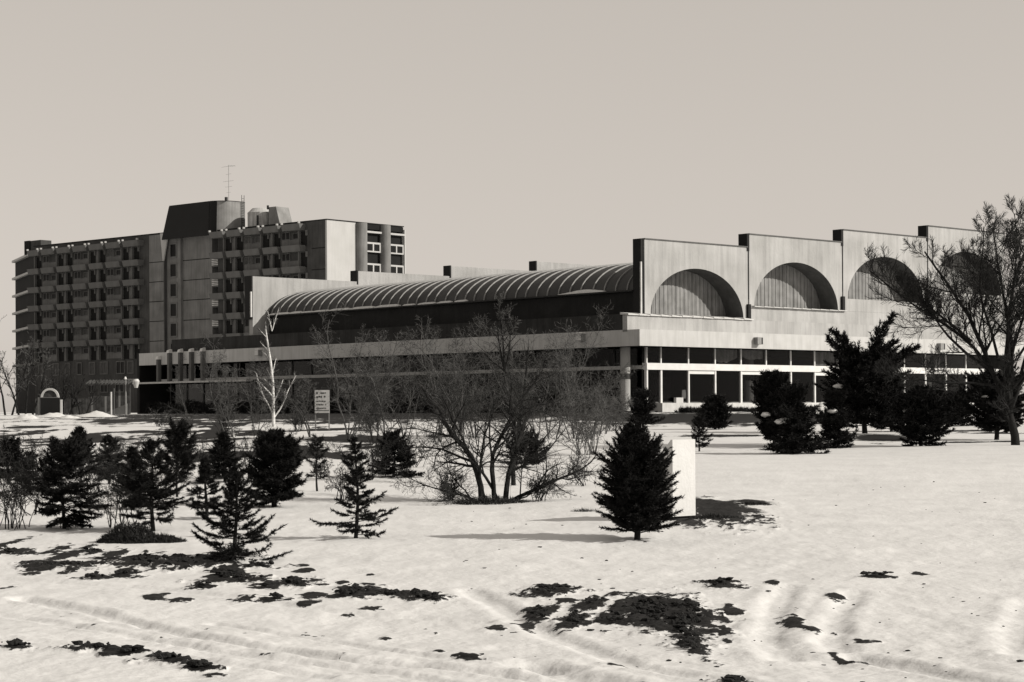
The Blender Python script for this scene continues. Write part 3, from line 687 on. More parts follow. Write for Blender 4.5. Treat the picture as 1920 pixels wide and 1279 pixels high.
# ladder on the penthouse cheek
ld = MB(); 
for dt in (3.35, 3.8): ld.bar((45.45, dt, 27.1), (45.45, dt, 32.2), .04, 5)
for k in range(14): ld.bar((45.45, 3.35, 27.3 + .34 * k), (45.45, 3.8, 27.3 + .34 * k), .03, 5)
ld.build('ladder', M['dark_frame'], ph)
MB().cyl(45.0, .9, 31.3, 31.75, .22, k=8).build('vent_pipe', M['dark_frame'], ph)
am = MB(); am.bar((44.0, 2.2, 31.2), (44.0, 2.2, 36.5), .03, 6)
for z, w in ((36.3, 1.5), (35.2, .6), (34.2, 1.2), (33.4, .8), (32.6, .5)):
    am.bar((44.0 - w, 2.2, z), (44.0 + w * .9, 2.2, z), .014, 5)
for q in range(5): am.bar((44.3 + .2 * q, 1.7, 36.3), (44.3 + .2 * q, 2.7, 36.3), .012, 5)
am.build('antenna_mast', M['galvanised'], ph)
tk = MB().cyl(48.3, 4.4, 27.12, 29.5, 1.85, k=24).build('water_tank', M['tank_paint'], hotel)
MB().cyl(48.3, 4.4, 29.502, 30.15, 1.88, 1.2, k=24).build('tank_lid', M['hotel_white'], tk)
MB().bar((49.6, 2.7, 27.12), (49.6, 2.7, 29.0), .14, 8).build('vent_pipe', M['dark_frame'], hotel)
MB().box(50.3, 50.8, 4.2, 5.6, 27.12, 29.7).build('lift_hut', M['hotel_white'], hotel)
MB().prism([(50.9, 3.6, 27.12), (53.4, 3.6, 27.12), (53.4, 6, 27.12), (50.9, 6, 27.12)], [(50.9, 3.6, 30.1), (52.4, 3.6, 30.1), (52.4, 6, 30.1), (50.9, 6, 30.1)]).build('lift_hut', M['penthouse_render'], hotel)
MB().bar((50.85, 3.5, 29.8), (50.85, 3.5, 30.35), .16, 6).build('vent_pipe', M['dark_frame'], hotel)

# ================================================================== low things between hall and hotel at the left
# long timber wall with a pale base, a shed roof line of snow
def at(px, py, Y):
    a, b = ray(px, py); return Vector((a * Y, Y, EYE + b * Y))
lw = empty('garden_wall', tuple(at(128, 775, 122).xy) + (1.4,), 0, 'low weathered garden wall with pale boards left of the dark hall end', 'wall')
x0 = at(66, 770, 122).x - lw.location.x; x1 = at(243, 770, 122).x - lw.location.x
nb = 34
for k in range(nb):
    xa = x0 + (x1 - x0) * k / nb; xb = x0 + (x1 - x0) * (k + 1) / nb - .02
    h = 1.05 + rnd.uniform(-.04, .04) + (.15 if k > 18 else 0)
    MB().box(xa, xb, rnd.uniform(0, .03), .08 + rnd.uniform(0, .02), -.3, h).build('board', M['timber_grey'] if (k % 5 or k < 18) else M['hotel_core'], lw)
MB().box(x0, x1, .08, .16, .75, .87).build('rail', M['timber_grey'], lw)
MB().hexa([(x1 - 1.9, -.5, -.1), (x1 - .05, -.5, -.1), (x1 - .05, -.3, -.1), (x1 - 1.9, -.3, -.1)], [(x1 - 1.9, -.5, -.06), (x1 - .05, -.5, .72), (x1 - .05, -.3, .72), (x1 - 1.9, -.3, -.06)]).build('ramp_cheek', M['concrete_mid'], lw)
pg = empty('pergola', tuple(at(210, 770, 150).xy) + (1.4,), 0, 'dark pergola with snowy slanted roof beams before the hotel foot', 'pergola')
px0 = at(165, 0, 150).x - pg.location.x; px1 = at(243, 0, 150).x - pg.location.x
for k in range(5): MB().box(px0 + (px1 - px0) * k / 4 - .06, px0 + (px1 - px0) * k / 4 + .06, 0, .12, -.3, 2.3).build('post', M['timber_grey'], pg)
for k in range(14):
    xx = px0 + (px1 - px0) * k / 13
    MB().hexa([(xx - .05, -.9, 2.32), (xx + .05, -.9, 2.32), (xx + .05, 1.2, 2.62), (xx - .05, 1.2, 2.62)], [(xx - .05, -.9, 2.46), (xx + .05, -.9, 2.46), (xx + .05, 1.2, 2.76), (xx - .05, 1.2, 2.76)]).build('beam', M['timber_grey'], pg)
# arched garden gate
gp = at(94, 780, 112)
gt = empty('arched_gate', (gp.x, gp.y, 1.38), 0, 'dark garden gate topped by a white half round arch', 'gate')
MB().box(-.55, .55, -.06, .06, .0, 1.05).build('door_leaf', M['dark_cladding'], gt)
for s in (-1, 1): MB().box(s * .66 - .05, s * .66 + .05, -.08, .08, -.2, .95 if s > 0 else 1.1).build('post', M['plinth_white'] if s > 0 else M['concrete_mid'], gt)
ar = MB(); na = 18
for k in range(na):
    a_, b_ = math.pi * k / na, math.pi * (k + 1) / na
    P = lambda r, t, y: (r * math.cos(t), y, 1.07 + r * math.sin(t) * 1.05)
    ar.hexa([P(.42, b_, -.07), P(.42, a_, -.07), P(.42, a_, .07), P(.42, b_, .07)], [P(.54, b_, -.07), P(.54, a_, -.07), P(.54, a_, .07), P(.54, b_, .07)])
ar.build('arch', M['fascia_paint'], gt)
fan = MB(); fan.prism([(.42 * math.cos(math.pi * k / 12), .03, 1.07 + .44 * math.sin(math.pi * k / 12)) for k in range(13)][::-1], [(.42 * math.cos(math.pi * k / 12), .0, 1.07 + .44 * math.sin(math.pi * k / 12)) for k in range(13)][::-1]); fan.build('fanlight', M['timber_grey'], gt)
MB().box(-.5, .5, -.075, .06, 1.052, 1.10).build('arch_rail', M['hotel_panel'], gt)
# white posts standing free
for px, h, lb in ((208.5, 1.35, 'white post standing free before the pale wall boards'), (214, 1.55, 'thinner pale post just right of the white one')):
    p = at(px, 780, 108); o = MB().cyl(0, 0, -.3, h, .055 if px < 210 else .035, k=10).build('post', M['plinth_white'] if px < 210 else M['concrete_mid']); o.location = (p.x, p.y, 1.38); tag(o, lb, 'post')
# street lamp near the hall end
p = at(236, 780, 112); sl_ = empty('street_lamp', (p.x, p.y, 1.38), 0, 'street lamp with a white lantern on a short arm beside the hall end', 'street lamp')
MB().cyl(0, 0, -.3, 2.15, .05, .04, k=10).build('post', M['galvanised'], sl_)
MB().bar((0, 0, 2.12), (.52, -.05, 2.12), .025, 8).build('arm', M['galvanised'], sl_)
MB().cyl(-.02, 0, 2.13, 2.28, .09, .05, k=10).build('post_cap', M['lamp_glass'], sl_)
MB().cyl(.62, -.05, 1.62, 2.0, .10, .21, k=16).cyl(.62, -.05, 2.0, 2.14, .21, .13, k=16).build('lantern', M['lamp_glass'], sl_)
# piled snow along there
def snow_mound(px, py, Y, w, h, d, seed, label):
    rs = np.random.RandomState(seed); p = at(px, py, Y); nx_, ny_ = 26, 14
    gx, gy = np.meshgrid(np.linspace(-1, 1, nx_), np.linspace(-1, 1, ny_), indexing='ij')
    hh = np.clip(1 - np.sqrt(gx ** 2 + gy ** 2), 0, 1) ** .8 * (1 + 1.6 * fbm(gx * 2.2 + seed * 3, gy * 2.2, 3)) * h
    V = np.stack([gx * w / 2, gy * d / 2, hh - .12 * (hh <= .001)], -1).reshape(-1, 3)
    idx = np.arange(nx_ * ny_).reshape(nx_, ny_); q = np.stack([idx[:-1, :-1], idx[1:, :-1], idx[1:, 1:], idx[:-1, 1:]], -1).reshape(-1, 4)
    o = link('snow_mound', mesh_np('snow_mound', V, [q], M['snow_patch'], True)); o.location = (p.x, p.y, gz(p.x, p.y) - .03); tag(o, label, 'snow pile', 'snow piled along the garden wall')
snow_mound(95, 785, 96, 2.0, .24, 1.5, 1, 'snow pile at the foot of the arched gate')
snow_mound(180, 788, 96, 2.4, .24, 1.5, 2, 'widest snow pile, left of the white posts')
snow_mound(130, 792, 92, 1.3, .2, 1.2, 4, 'small snow pile just right of the arched gate')
snow_mound(50, 790, 92, 1.4, .28, 1.2, 5, 'snow pile at the left edge of the picture')
snow_mound(1455, 770, 93, 1.6, .5, 1.4, 9, 'snow pile against the hall plinth behind the dark shrubs')
snow_mound(1540, 768, 93, 2.0, .45, 1.4, 11, 'snow pile left of the tall juniper before the hall')
snow_mound(1660, 765, 92, 1.6, .5, 1.4, 12, 'snow pile right of the tall juniper before the hall')
snow_mound(1790, 765, 92, 2.6, .6, 1.4, 13, 'broad snow pile left of the big bare tree')

# notice board
p = at(604, 800, 70); nb_ = empty('notice_board', (p.x, p.y, gz(p.x, p.y)), 0, 'small pale notice board with dark writing on two thin posts', 'sign')
for s in (-1, 1): MB().box(s * .25 - .02, s * .25 + .02, .02, .06, -.2, 1.02).build('post', M['galvanised'], nb_)
brd = MB().box(-.27, .27, -.02, .018, .62, 1.47).build('board', M['board_white'], nb_)
ik = MB(); r5 = random.Random(5)
for row, (zc, hh_) in enumerate(((1.36, .07), (1.22, .08), (1.06, .05), (.93, .05), (.80, .045))):
    xx = -.21
    while xx < .2:
        w = r5.uniform(.03, .075)
        if r5.random() < .8: ik.box(xx, min(xx + w, .23), -.026, -.021, zc - hh_ / 2 * r5.uniform(.5, 1), zc + hh_ / 2 * r5.uniform(.5, 1))
        xx += w + .02
ik.box(-.265, .265, -.0255, -.021, .705, .725)
ik.build('lettering', M['ink'], brd)

# white wedge shaped block in the lawn
gx_, gy_ = ground_at(1282, 975)
wk = empty('wedge_block', (gx_, gy_, gz(gx_, gy_)), HALL_RZ, 'white wedge shaped block standing in the snow behind the round bush', 'marker')
w_, h_ = .43, 1.05; d_ = .75
prof = [(0, .06), (d_, .06), (d_, .30), (.03, h_), (0, h_)]
MB().prism([(-w_ / 2, y, z) for y, z in prof][::-1], [(w_ / 2, y, z) for y, z in prof][::-1]).build('body', M['block_white'], wk)
bpy.context.view_layer.update()
MB().box(-w_ / 2 + .06, w_ / 2 - .06, .05, d_ - .05, -.2, .058).build('foot', M['dark_frame'], wk)

# ================================================================== vegetation
def tubes(polys, sides):
    """polys: list of (pts (N,3), radii (N,)) -> verts, quads"""
    V = []; Q = []; base = 0
    byn = {}
    for p, r in polys: byn.setdefault(len(p), []).append((p, r))
    ang_ = np.arange(sides) * 2 * np.pi / sides
    for N, lst in byn.items():
        P = np.array([p for p, _ in lst], float); Rr = np.array([r for _, r in lst], float)
        T = np.gradient(P, axis=1); T /= np.linalg.norm(T, axis=2, keepdims=True) + 1e-9
        ref = np.where(np.abs(T[..., 2:3]) > .9, np.array([1., 0, 0]), np.array([0, 0, 1.]))
        A = np.cross(T, ref); A /= np.linalg.norm(A, axis=2, keepdims=True) + 1e-9; B = np.cross(T, A)
        ringv = P[:, :, None, :] + Rr[:, :, None, None] * (A[:, :, None, :] * np.cos(ang_)[None, None, :, None] + B[:, :, None, :] * np.sin(ang_)[None, None, :, None])
        m = len(lst); V.append(ringv.reshape(-1, 3))
        idx = base + np.arange(m * N * sides).reshape(m, N, sides)
        nx2 = np.roll(idx, -1, axis=2)
        Q.append(np.stack([idx[:, :-1], nx2[:, :-1], nx2[:, 1:], idx[:, 1:]], -1).reshape(-1, 4)); base += m * N * sides
    return np.concatenate(V), np.concatenate(Q)

def blades(P, D, ln, w, rs, spread=.9, jit=.3):
    """needle triangles at points P leaning out of directions D"""
    n_ = len(P)
    r = rs.normal(size=(n_, 3)); r -= (r * D).sum(1, keepdims=True) * D; r /= np.linalg.norm(r, axis=1, keepdims=True) + 1e-9
    d = D + r * (spread * (1 + jit * rs.normal(size=(n_, 1)))); d /= np.linalg.norm(d, axis=1, keepdims=True) + 1e-9
    s = np.cross(d, rs.normal(size=(n_, 3))); s /= np.linalg.norm(s, axis=1, keepdims=True) + 1e-9
    L_ = ln * (.7 + .6 * rs.rand(n_, 1))
    V = np.stack([P - s * w / 2, P + s * w / 2, P + d * L_], 1).reshape(-1, 3)
    return V, np.arange(n_ * 3).reshape(-1, 3)

def conifer(name, label, cat, px, py, top, halfw, seed, prof=None, nbr=90, el=(5, 55), droop=.12, tip=.25, lat=6, latlen=.38, nl=.03, nw=.006, dens=160, z0=.06, trunk_r=.03, lean=0., mat_='needle', asym=0., group=None, gap=0.0, latang=50, arms=(), snow=0):
    """top: picture y of its tip, halfw: half width in px at the widest"""
    rs = np.random.RandomState(seed); gx, gy = ground_at(px, py); k = F / gy
    h = (py - top) / k; rad = halfw / k
    root = empty(name, (gx, gy, gz(gx, gy) - .02), 0, label, cat, group)
    prof = prof or (lambda t: (1 - t) ** .8)
    nt_ = 9; tt = np.linspace(0, 1, nt_)
    tp = np.stack([lean * h * tt ** 1.5 + .015 * h * np.sin(tt * 5 + seed), .01 * h * np.cos(tt * 4 + seed), tt * h], 1)
    Vt, Qt = tubes([(tp, trunk_r * (1 - .92 * tt) + .003)], 8)
    link('trunk', mesh_np('trunk', Vt, [Qt], M['bark_dark'], True), None, root)
    polys = []; tw = []; ff = np.linspace(0, 1, 4)[:, None]; R2 = np.array([.09, .03]) * trunk_r + .0008; f = np.linspace(0, 1, 6); RB = np.linspace(.22, .05, 6)
    for i in range(nbr):
        t = z0 + (1 - z0) * ((i + rs.rand()) / nbr) ** .95
        if gap and rs.rand() < gap: continue
        az = i * 2.39996 + rs.normal() * .35
        L_ = rad * prof(t) * (.62 + .48 * rs.rand()) * (1 + asym * math.cos(az)) + .02 * h * (1 - t)
        e = R(el[0] + (el[1] - el[0]) * t + rs.normal() * 7)
        c0 = np.array([np.interp(t, tt, tp[:, 0]), np.interp(t, tt, tp[:, 1]), t * h])
        hd = np.array([math.cos(az), math.sin(az), 0.])
        pth = c0 + hd * (L_ * math.cos(e) * f)[:, None] + np.array([0, 0, 1.]) * (L_ * (math.sin(e) * f - droop * np.sin(f * np.pi * .75) + tip * f ** 3 * (1 - t) * .5))[:, None]
        pth += rs.normal(size=pth.shape) * L_ * .02 * f[:, None]
        polys.append((pth, RB * trunk_r * (1 - .6 * t) + .0012)); tw.append((pth, .25))
        side = np.array([-hd[1], hd[0], 0])
        for q in range(lat):
            f0 = .22 + .72 * (q + rs.rand() * .6) / lat
            j = f0 * 5; j0 = min(int(j), 4); p0 = pth[j0] + (pth[j0 + 1] - pth[j0]) * (j - j0)
            dr = pth[j0 + 1] - pth[j0]; dr = dr / (np.linalg.norm(dr) + 1e-9)
            for sgn in (-1, 1):
                l2 = L_ * latlen * (1.15 - f0) * (.6 + .7 * rs.rand())
                la = R(latang + 12 * rs.normal())
                d2 = dr * math.cos(la) + side * sgn * math.sin(la) + np.array([0, 0, .12 * rs.normal()])
                p2 = p0 + d2 * l2 * ff + np.array([0, 0, -.08 * l2]) * ff ** 2
                polys.append((p2[[0, 3]], R2)); tw.append((p2, 0.))
    # leaning arms: paths in picture px relative to the foot (right, up)
    for arm, wid in arms:
        A_ = np.array([(a_[0] / k, .15 * math.sin(q_ * 2.1), a_[1] / k) for q_, a_ in enumerate(arm)]); f_ = np.linspace(0, 1, len(A_)); fi = np.linspace(0, 1, 9)
        A_ = np.stack([np.interp(fi, f_, A_[:, c_]) for c_ in range(3)], 1)
        polys.append((A_, np.linspace(.6, .1, 9) * trunk_r)); tw.append((A_, .1))
        for q in range(46):
            f0 = .1 + .9 * (q + rs.rand()) / 46; j = f0 * 8; j0 = min(int(j), 7); p0 = A_[j0] + (A_[j0 + 1] - A_[j0]) * (j - j0); dr = A_[j0 + 1] - A_[j0]; dr = dr / np.linalg.norm(dr)
            pr_ = rs.normal(size=3); pr_ -= pr_.dot(dr) * dr; pr_ /= np.linalg.norm(pr_)
            la = R(38 + 10 * rs.normal()); d2 = dr * math.cos(la) + pr_ * math.sin(la); l2 = wid / k * (1.15 - f0) * (.5 + .8 * rs.rand())
            ff = np.linspace(0, 1, 4)[:, None]; p2 = p0 + d2 * l2 * ff + dr * .25 * l2 * ff ** 2
            polys.append((p2[[0, 3]], R2)); tw.append((p2, 0.)); 
            for sg in (-1, 1):
                sd_ = np.cross(d2, pr_) * sg; d3 = d2 * .75 + sd_ * .6; p3 = p2[1] + d3 * l2 * .45 * ff; polys.append((p3[[0, 3]], R2)); tw.append((p3, 0.))
    for q in range(snow):                       # lumps of snow caught in the foliage
        az = rs.uniform(-2.9, -.2); t = rs.uniform(.12, .75); rr = rad * prof(t) * rs.uniform(.35, .75); sz = rs.uniform(.05, .11)
        th = np.linspace(0, np.pi, 7); ph_ = np.linspace(0, 2 * np.pi, 10)[:-1]
        V = np.array([(math.sin(a_) * math.cos(b_), math.sin(a_) * math.sin(b_), math.cos(a_)) for a_ in th for b_ in ph_]); V = V * (1 + .25 * rs.normal(size=(len(V), 1)) * .6) * np.array([sz * 1.7, sz * 1.3, sz * .7])
        idx = np.arange(63).reshape(7, 9); nx2 = np.roll(idx, -1, 1); Qs = np.stack([idx[:-1], idx[1:], nx2[1:], nx2[:-1]], -1).reshape(-1, 4)
        link('snow_lump', mesh_np('snow_lump', V, [Qs], M['snow_patch'], True), None, root, (rr * math.cos(az), rr * math.sin(az), t * h))
    # leader
    tw.append((tp[5:], 0.))
    Vb, Qb = tubes(polys, 3)
    tag(link('branches', mesh_np('branches', Vb, [Qb], M['bark_dark'], False), None, root), kind='stuff')
    Ps, Ds = [], []
    for pth, skip in tw:
        sl__ = np.linalg.norm(np.diff(pth, axis=0), axis=1); tot = sl__.sum(); nn = max(3, int(tot * dens))
        u = skip + (1 - skip) * rs.rand(nn); cum = np.concatenate([[0], np.cumsum(sl__)]) / (tot + 1e-9)
        j = np.clip(np.searchsorted(cum, u) - 1, 0, len(sl__) - 1); fr = (u - cum[j]) / (cum[j + 1] - cum[j] + 1e-9)
        Ps.append(pth[j] + (pth[j + 1] - pth[j]) * fr[:, None]); d = pth[j + 1] - pth[j]; Ds.append(d / (np.linalg.norm(d, axis=1, keepdims=True) + 1e-9))
    Vn, Tn = blades(np.concatenate(Ps), np.concatenate(Ds), nl, nw, rs)
    tag(link('needles', mesh_np('needles', Vn, [Tn], M[mat_], False), None, root), kind='stuff')
    return root

def bare(name, label, cat, loc, stems, seed, twig_mat='twig_dark', bark='bark_dark', levels=3, sides=6, wind=(0, 0, 0), nchild=(7, 9, 6), spread=(35, 40, 45), lenf=(.5, .45, .42), up=.15, kink=.10, twig_r=.004, ttaper=.75, group=None, fine=1):
    """stems: list of (offset xyz, direction xyz, length, radius)."""
    rs = np.random.RandomState(seed); root = empty(name, loc, 0, label, cat, group)
    W = np.array(wind, float)
    trunk, limbs, twigs = [], [], []
    NS = (9, 6, 4, fine); LS = [np.linspace(0, 1, n_ + 1) for n_ in NS]; sq = math.sqrt
    def unit(x, y, z):
        q = sq(x * x + y * y + z * z) or 1.; return x / q, y / q, z / q
    def grow(p, d, L_, r, lv):
        nseg = NS[lv]; st = L_ / nseg; x, y, z = p; a, b, c = unit(*d); pts = [(x, y, z)]; dirs = []
        nz = (rs.normal(size=(nseg, 3)) * kink * (1.5 if lv == 3 else 1.)).tolist(); uz = up * (.35 if lv else .1) * .35; wf = (.10 + .14 * lv) * .6 * (2 if lv == 3 else 1)
        for q in range(nseg):
            a, b, c = unit(a + nz[q][0] + W[0] * wf, b + nz[q][1] + W[1] * wf, c + nz[q][2] + uz + W[2] * wf)
            x += a * st; y += b * st; z += c * st; pts.append((x, y, z)); dirs.append((a, b, c))
        (trunk if lv == 0 else limbs if lv == 1 else twigs).append((pts, np.maximum(r * (1 - ttaper * LS[lv]), twig_r * .5)))
        if lv >= levels: return
        nc = max(1, int(nchild[lv] * (.75 + .5 * rs.rand())))
        rn = rs.normal(size=(nc, 4)).tolist(); ru = rs.rand(nc, 2).tolist()
        for k_ in range(nc):
            f = min((.22 if lv == 0 else .12) + (.78 if lv == 0 else .86) * (k_ + ru[k_][0] * .8) / nc, .98)
            j = f * nseg; j0 = min(int(j), nseg - 1); g = (j - j0) * st; t = dirs[j0]; q0 = pts[j0]
            p0 = (q0[0] + t[0] * g, q0[1] + t[1] * g, q0[2] + t[2] * g)
            n1, n2, n3, n4 = rn[k_]; dt = n1 * t[0] + n2 * t[1] + n3 * t[2]; o1, o2, o3 = unit(n1 - dt * t[0], n2 - dt * t[1], n3 - dt * t[2])
            an = R(spread[lv] + n4 * 10); ca, sa = math.cos(an), math.sin(an)
            grow(p0, (t[0] * ca + o1 * sa, t[1] * ca + o2 * sa, t[2] * ca + o3 * sa), L_ * lenf[lv] * (1.12 - .62 * f) * (.65 + .6 * ru[k_][1]), max(r * (1 - ttaper * f) * .55, twig_r), lv + 1)
    for off, d, L_, r in stems: grow(off, d, L_, r, 0)
    V, Q = tubes(trunk, sides); link('trunk', mesh_np('trunk', V, [Q], M[bark], True), None, root)
    if limbs: V, Q = tubes(limbs, 5); tag(link('limbs', mesh_np('limbs', V, [Q], M[bark], True), None, root), kind='stuff')
    if twigs: V, Q = tubes(twigs, 3); tag(link('twigs', mesh_np('twigs', V, [Q], M[twig_mat], False), None, root), kind='stuff')
    return root

def gloc(px, py):
    x, y = ground_at(px, py); return (x, y, gz(x, y) - .02)

# --- foreground young conifers
conifer('spruce_tree', 'nearest open spruce with long star shaped lower branches at the mud edge', 'spruce', 440, 1047, 868, 108, 11, lambda t: (1 - t) ** .8, nbr=66, el=(4, 58), droop=.10, tip=.30, lat=8, latlen=.34, nl=.034, nw=.008, dens=330, trunk_r=.022, z0=.03, latang=46)
conifer('spruce_tree', 'open tiered spruce alone in clear snow left of the bare shrub', 'spruce', 667, 1008, 815, 98, 12, lambda t: (1 - t) ** .72 * (.72 + .28 * math.cos(t * 34)), nbr=70, el=(-6, 42), droop=.05, tip=.25, lat=8, latlen=.36, nl=.034, nw=.008, dens=320, trunk_r=.022, z0=.05)
conifer('round_bush', 'dense black round evergreen bush beside the white wedge block', 'bush', 1192, 1010, 808, 76, 13, lambda t: float(np.interp(t, (0, .07, .15, .3, .45, .6, .8, 1), (.85, .92, 1.05, 1.18, 1.2, 1.08, .72, .3))), nbr=460, el=(12, 66), droop=.0, tip=.1, lat=7, latlen=.34, nl=.036, nw=.010, dens=230, trunk_r=.035, z0=.07, latang=34)
conifer('spruce_tree', 'dark ragged spruce on a short bare stem near the left edge', 'spruce', 117, 985, 838, 74, 14, lambda t: (.45 + 1.4 * t if t < .4 else 1.05 - .6 * (t - .4)), nbr=130, el=(-30, 60), droop=.10, tip=.1, lat=8, latlen=.42, nl=.04, nw=.010, dens=300, trunk_r=.024, z0=.16, asym=.2, gap=.42)
conifer('spruce_tree', 'bushy spruce rising from the dark mound between two bare thickets', 'spruce', 285, 990, 825, 76, 15, lambda t: (.4 + 1.5 * t if t < .35 else (1.0 - .75 * (t - .35) / .65)), nbr=125, el=(-8, 50), droop=.1, tip=.2, lat=8, latlen=.42, nl=.038, nw=.009, dens=290, trunk_r=.026, z0=.13, gap=.42)
conifer('pine_sapling', 'small pine with upright tufts right of the bushy spruce', 'pine', 332, 930, 808, 54, 16, lambda t: .5 + .5 * math.sin(t * 3.0), nbr=44, el=(15, 60), droop=0, tip=.3, lat=4, latlen=.45, nl=.07, nw=.010, dens=330, trunk_r=.018, z0=.2)
conifer('spruce_tree', 'tall dense dark evergreen close behind the nearest spruce', 'evergreen', 515, 942, 815, 64, 17, lambda t: (.6 + 1.6 * t if t < .25 else 1.0 if t < .7 else 1.0 - 2.2 * (t - .7)), nbr=210, el=(5, 60), droop=0, tip=.1, lat=8, latlen=.46, nl=.055, nw=.014, dens=190, trunk_r=.04, z0=.08, gap=.3, latang=42)
conifer('spruce_tree', 'low dark evergreen behind the tiered spruce', 'evergreen', 738, 896, 812, 56, 18, lambda t: (1 - t) ** .45, nbr=120, el=(0, 45), droop=.05, tip=.1, lat=7, latlen=.45, nl=.06, nw=.014, dens=170, trunk_r=.03, gap=.3)
conifer('spruce_tree', 'slim dark spruce half hidden behind the ragged left spruce', 'spruce', 150, 880, 800, 44, 19, lambda t: (1 - t) ** .6, nbr=120, el=(5, 50), droop=.08, tip=.1, lat=6, latlen=.42, nl=.07, nw=.015, dens=150, trunk_r=.035, z0=.10, gap=.3)
conifer('spruce_tree', 'small spruce behind the nearest one, left of the dense evergreen', 'spruce', 420, 905, 812, 48, 20, lambda t: (1 - t) ** .55, nbr=80, el=(5, 50), droop=.08, tip=.1, lat=6, latlen=.42, nl=.06, nw=.013, dens=180, trunk_r=.03, z0=.08)
conifer('spruce_tree', 'dark spruce cut by the left edge of the picture', 'spruce', 15, 905, 822, 60, 21, lambda t: (1 - t) ** .45, nbr=80, el=(5, 50), droop=.08, tip=.1, lat=6, latlen=.45, nl=.06, nw=.014, dens=170, trunk_r=.03, z0=.15)
conifer('pine_sapling', 'thin leaning sapling with few tufts under the notice board', 'pine', 594, 917, 815, 40, 22, lambda t: .9 - .4 * t, nbr=26, el=(5, 40), droop=.05, tip=.2, lat=4, latlen=.5, nl=.06, nw=.010, dens=200, trunk_r=.016, z0=.25, gap=.2)
conifer('spruce_tree', 'dark low evergreen right behind the middle bare shrub', 'evergreen', 985, 880, 822, 60, 23, lambda t: (1 - t) ** .35, nbr=110, el=(5, 55), droop=.05, tip=.1, lat=6, latlen=.45, nl=.06, nw=.014, dens=150, trunk_r=.03, z0=.1, gap=.4)
conifer('spruce_tree', 'shaggy spruce between the ragged spruce and the dark mound', 'spruce', 205, 905, 815, 46, 24, lambda t: (1 - t) ** .5, nbr=80, el=(0, 50), droop=.08, tip=.1, lat=6, latlen=.45, nl=.06, nw=.013, dens=140, trunk_r=.025, z0=.15, gap=.2)
conifer('spruce_tree', 'dark spruce squeezed behind the bushy one, left of the small pine', 'spruce', 248, 952, 835, 56, 25, lambda t: (1 - t) ** .5, nbr=90, el=(0, 50), droop=.08, tip=.1, lat=7, latlen=.42, nl=.045, nw=.011, dens=220, trunk_r=.025, z0=.12, gap=.2)
conifer('spruce_tree', 'ragged spruce filling the gap left of the nearest spruce', 'spruce', 385, 965, 850, 50, 26, lambda t: (1 - t) ** .6, nbr=80, el=(-5, 50), droop=.08, tip=.15, lat=7, latlen=.42, nl=.045, nw=.011, dens=220, trunk_r=.025, z0=.12, gap=.25)
conifer('spruce_tree', 'stunted spruce between the left edge thicket and the ragged spruce', 'spruce', 55, 930, 850, 44, 27, lambda t: (1 - t) ** .5, nbr=70, el=(0, 50), droop=.08, tip=.1, lat=6, latlen=.42, nl=.05, nw=.012, dens=190, trunk_r=.022, z0=.12, gap=.25)
# --- shrubs in front of the hall
dense = lambda t: (.75 + .9 * t if t < .28 else 1.0 if t < .6 else max(.15, 1.0 - 2.0 * (t - .6)))
rag = lambda t: (1 - t) ** .35 * (.75 + .3 * math.sin(t * 17))
conifer('round_bush', 'small round black bush left of the dark shrubs before the glazing', 'bush', 1341, 806, 748, 34, 31, dense, nbr=190, el=(5, 65), droop=0, lat=6, latlen=.45, nl=.09, nw=.028, dens=85, trunk_r=.05, z0=.05, latang=40)
conifer('evergreen_shrub', 'black upright shrub, leftmost of the clump before the glazing', 'shrub', 1450, 838, 712, 50, 32, lambda t: (.35 + 1.4 * t if t < .45 else 1.0 if t < .75 else 1 - 2.6 * (t - .75)), nbr=190, el=(10, 65), droop=0, lat=6, latlen=.45, nl=.10, nw=.028, dens=85, trunk_r=.05, z0=.10, latang=42, snow=2)
conifer('evergreen_shrub', 'black shrub lowest in the clump before the glazing', 'shrub', 1492, 850, 728, 66, 33, rag, nbr=210, el=(0, 55), droop=0.05, lat=6, latlen=.45, nl=.09, nw=.026, dens=90, trunk_r=.05, z0=.03, gap=.08, snow=3)
conifer('evergreen_shrub', 'black bushy shrub at the right of the clump, under the juniper', 'shrub', 1565, 840, 738, 54, 34, rag, nbr=190, el=(5, 55), droop=.05, lat=6, latlen=.45, nl=.09, nw=.026, dens=85, trunk_r=.05, z0=.05, gap=.1, snow=3)
conifer('juniper_tree', 'tall black juniper with two wild upswept arms before the white fascia', 'juniper', 1622, 812, 688, 92, 35, lambda t: (.45 + 1.4 * t if t < .38 else 1.0 - .25 * (t - .38)), nbr=230, el=(8, 42), droop=-.02, tip=.2, lat=6, latlen=.42, nl=.12, nw=.034, dens=75, trunk_r=.09, z0=.12, latang=40, snow=3,
        arms=[([(0, 90), (-15, 140), (-40, 175), (-62, 196)], 34), ([(0, 100), (12, 150), (22, 178), (40, 205), (58, 224)], 36), ([(-10, 90), (-30, 130), (-52, 158), (-70, 182)], 30), ([(20, 90), (50, 130), (75, 152), (100, 162)], 30)])
conifer('evergreen_shrub', 'black mounded shrub between the juniper and the big bare tree', 'shrub', 1728, 838, 738, 64, 36, dense, nbr=250, el=(5, 60), droop=0, lat=6, latlen=.45, nl=.09, nw=.028, dens=85, trunk_r=.05, z0=.04, latang=40, gap=.3, snow=2)
conifer('evergreen_shrub', 'low wide black shrub behind the mounded one', 'shrub', 1785, 800, 748, 62, 37, lambda t: (1 - t) ** .3, nbr=160, el=(5, 50), droop=0, lat=6, latlen=.45, nl=.10, nw=.03, dens=75, trunk_r=.05, z0=.05, gap=.3)
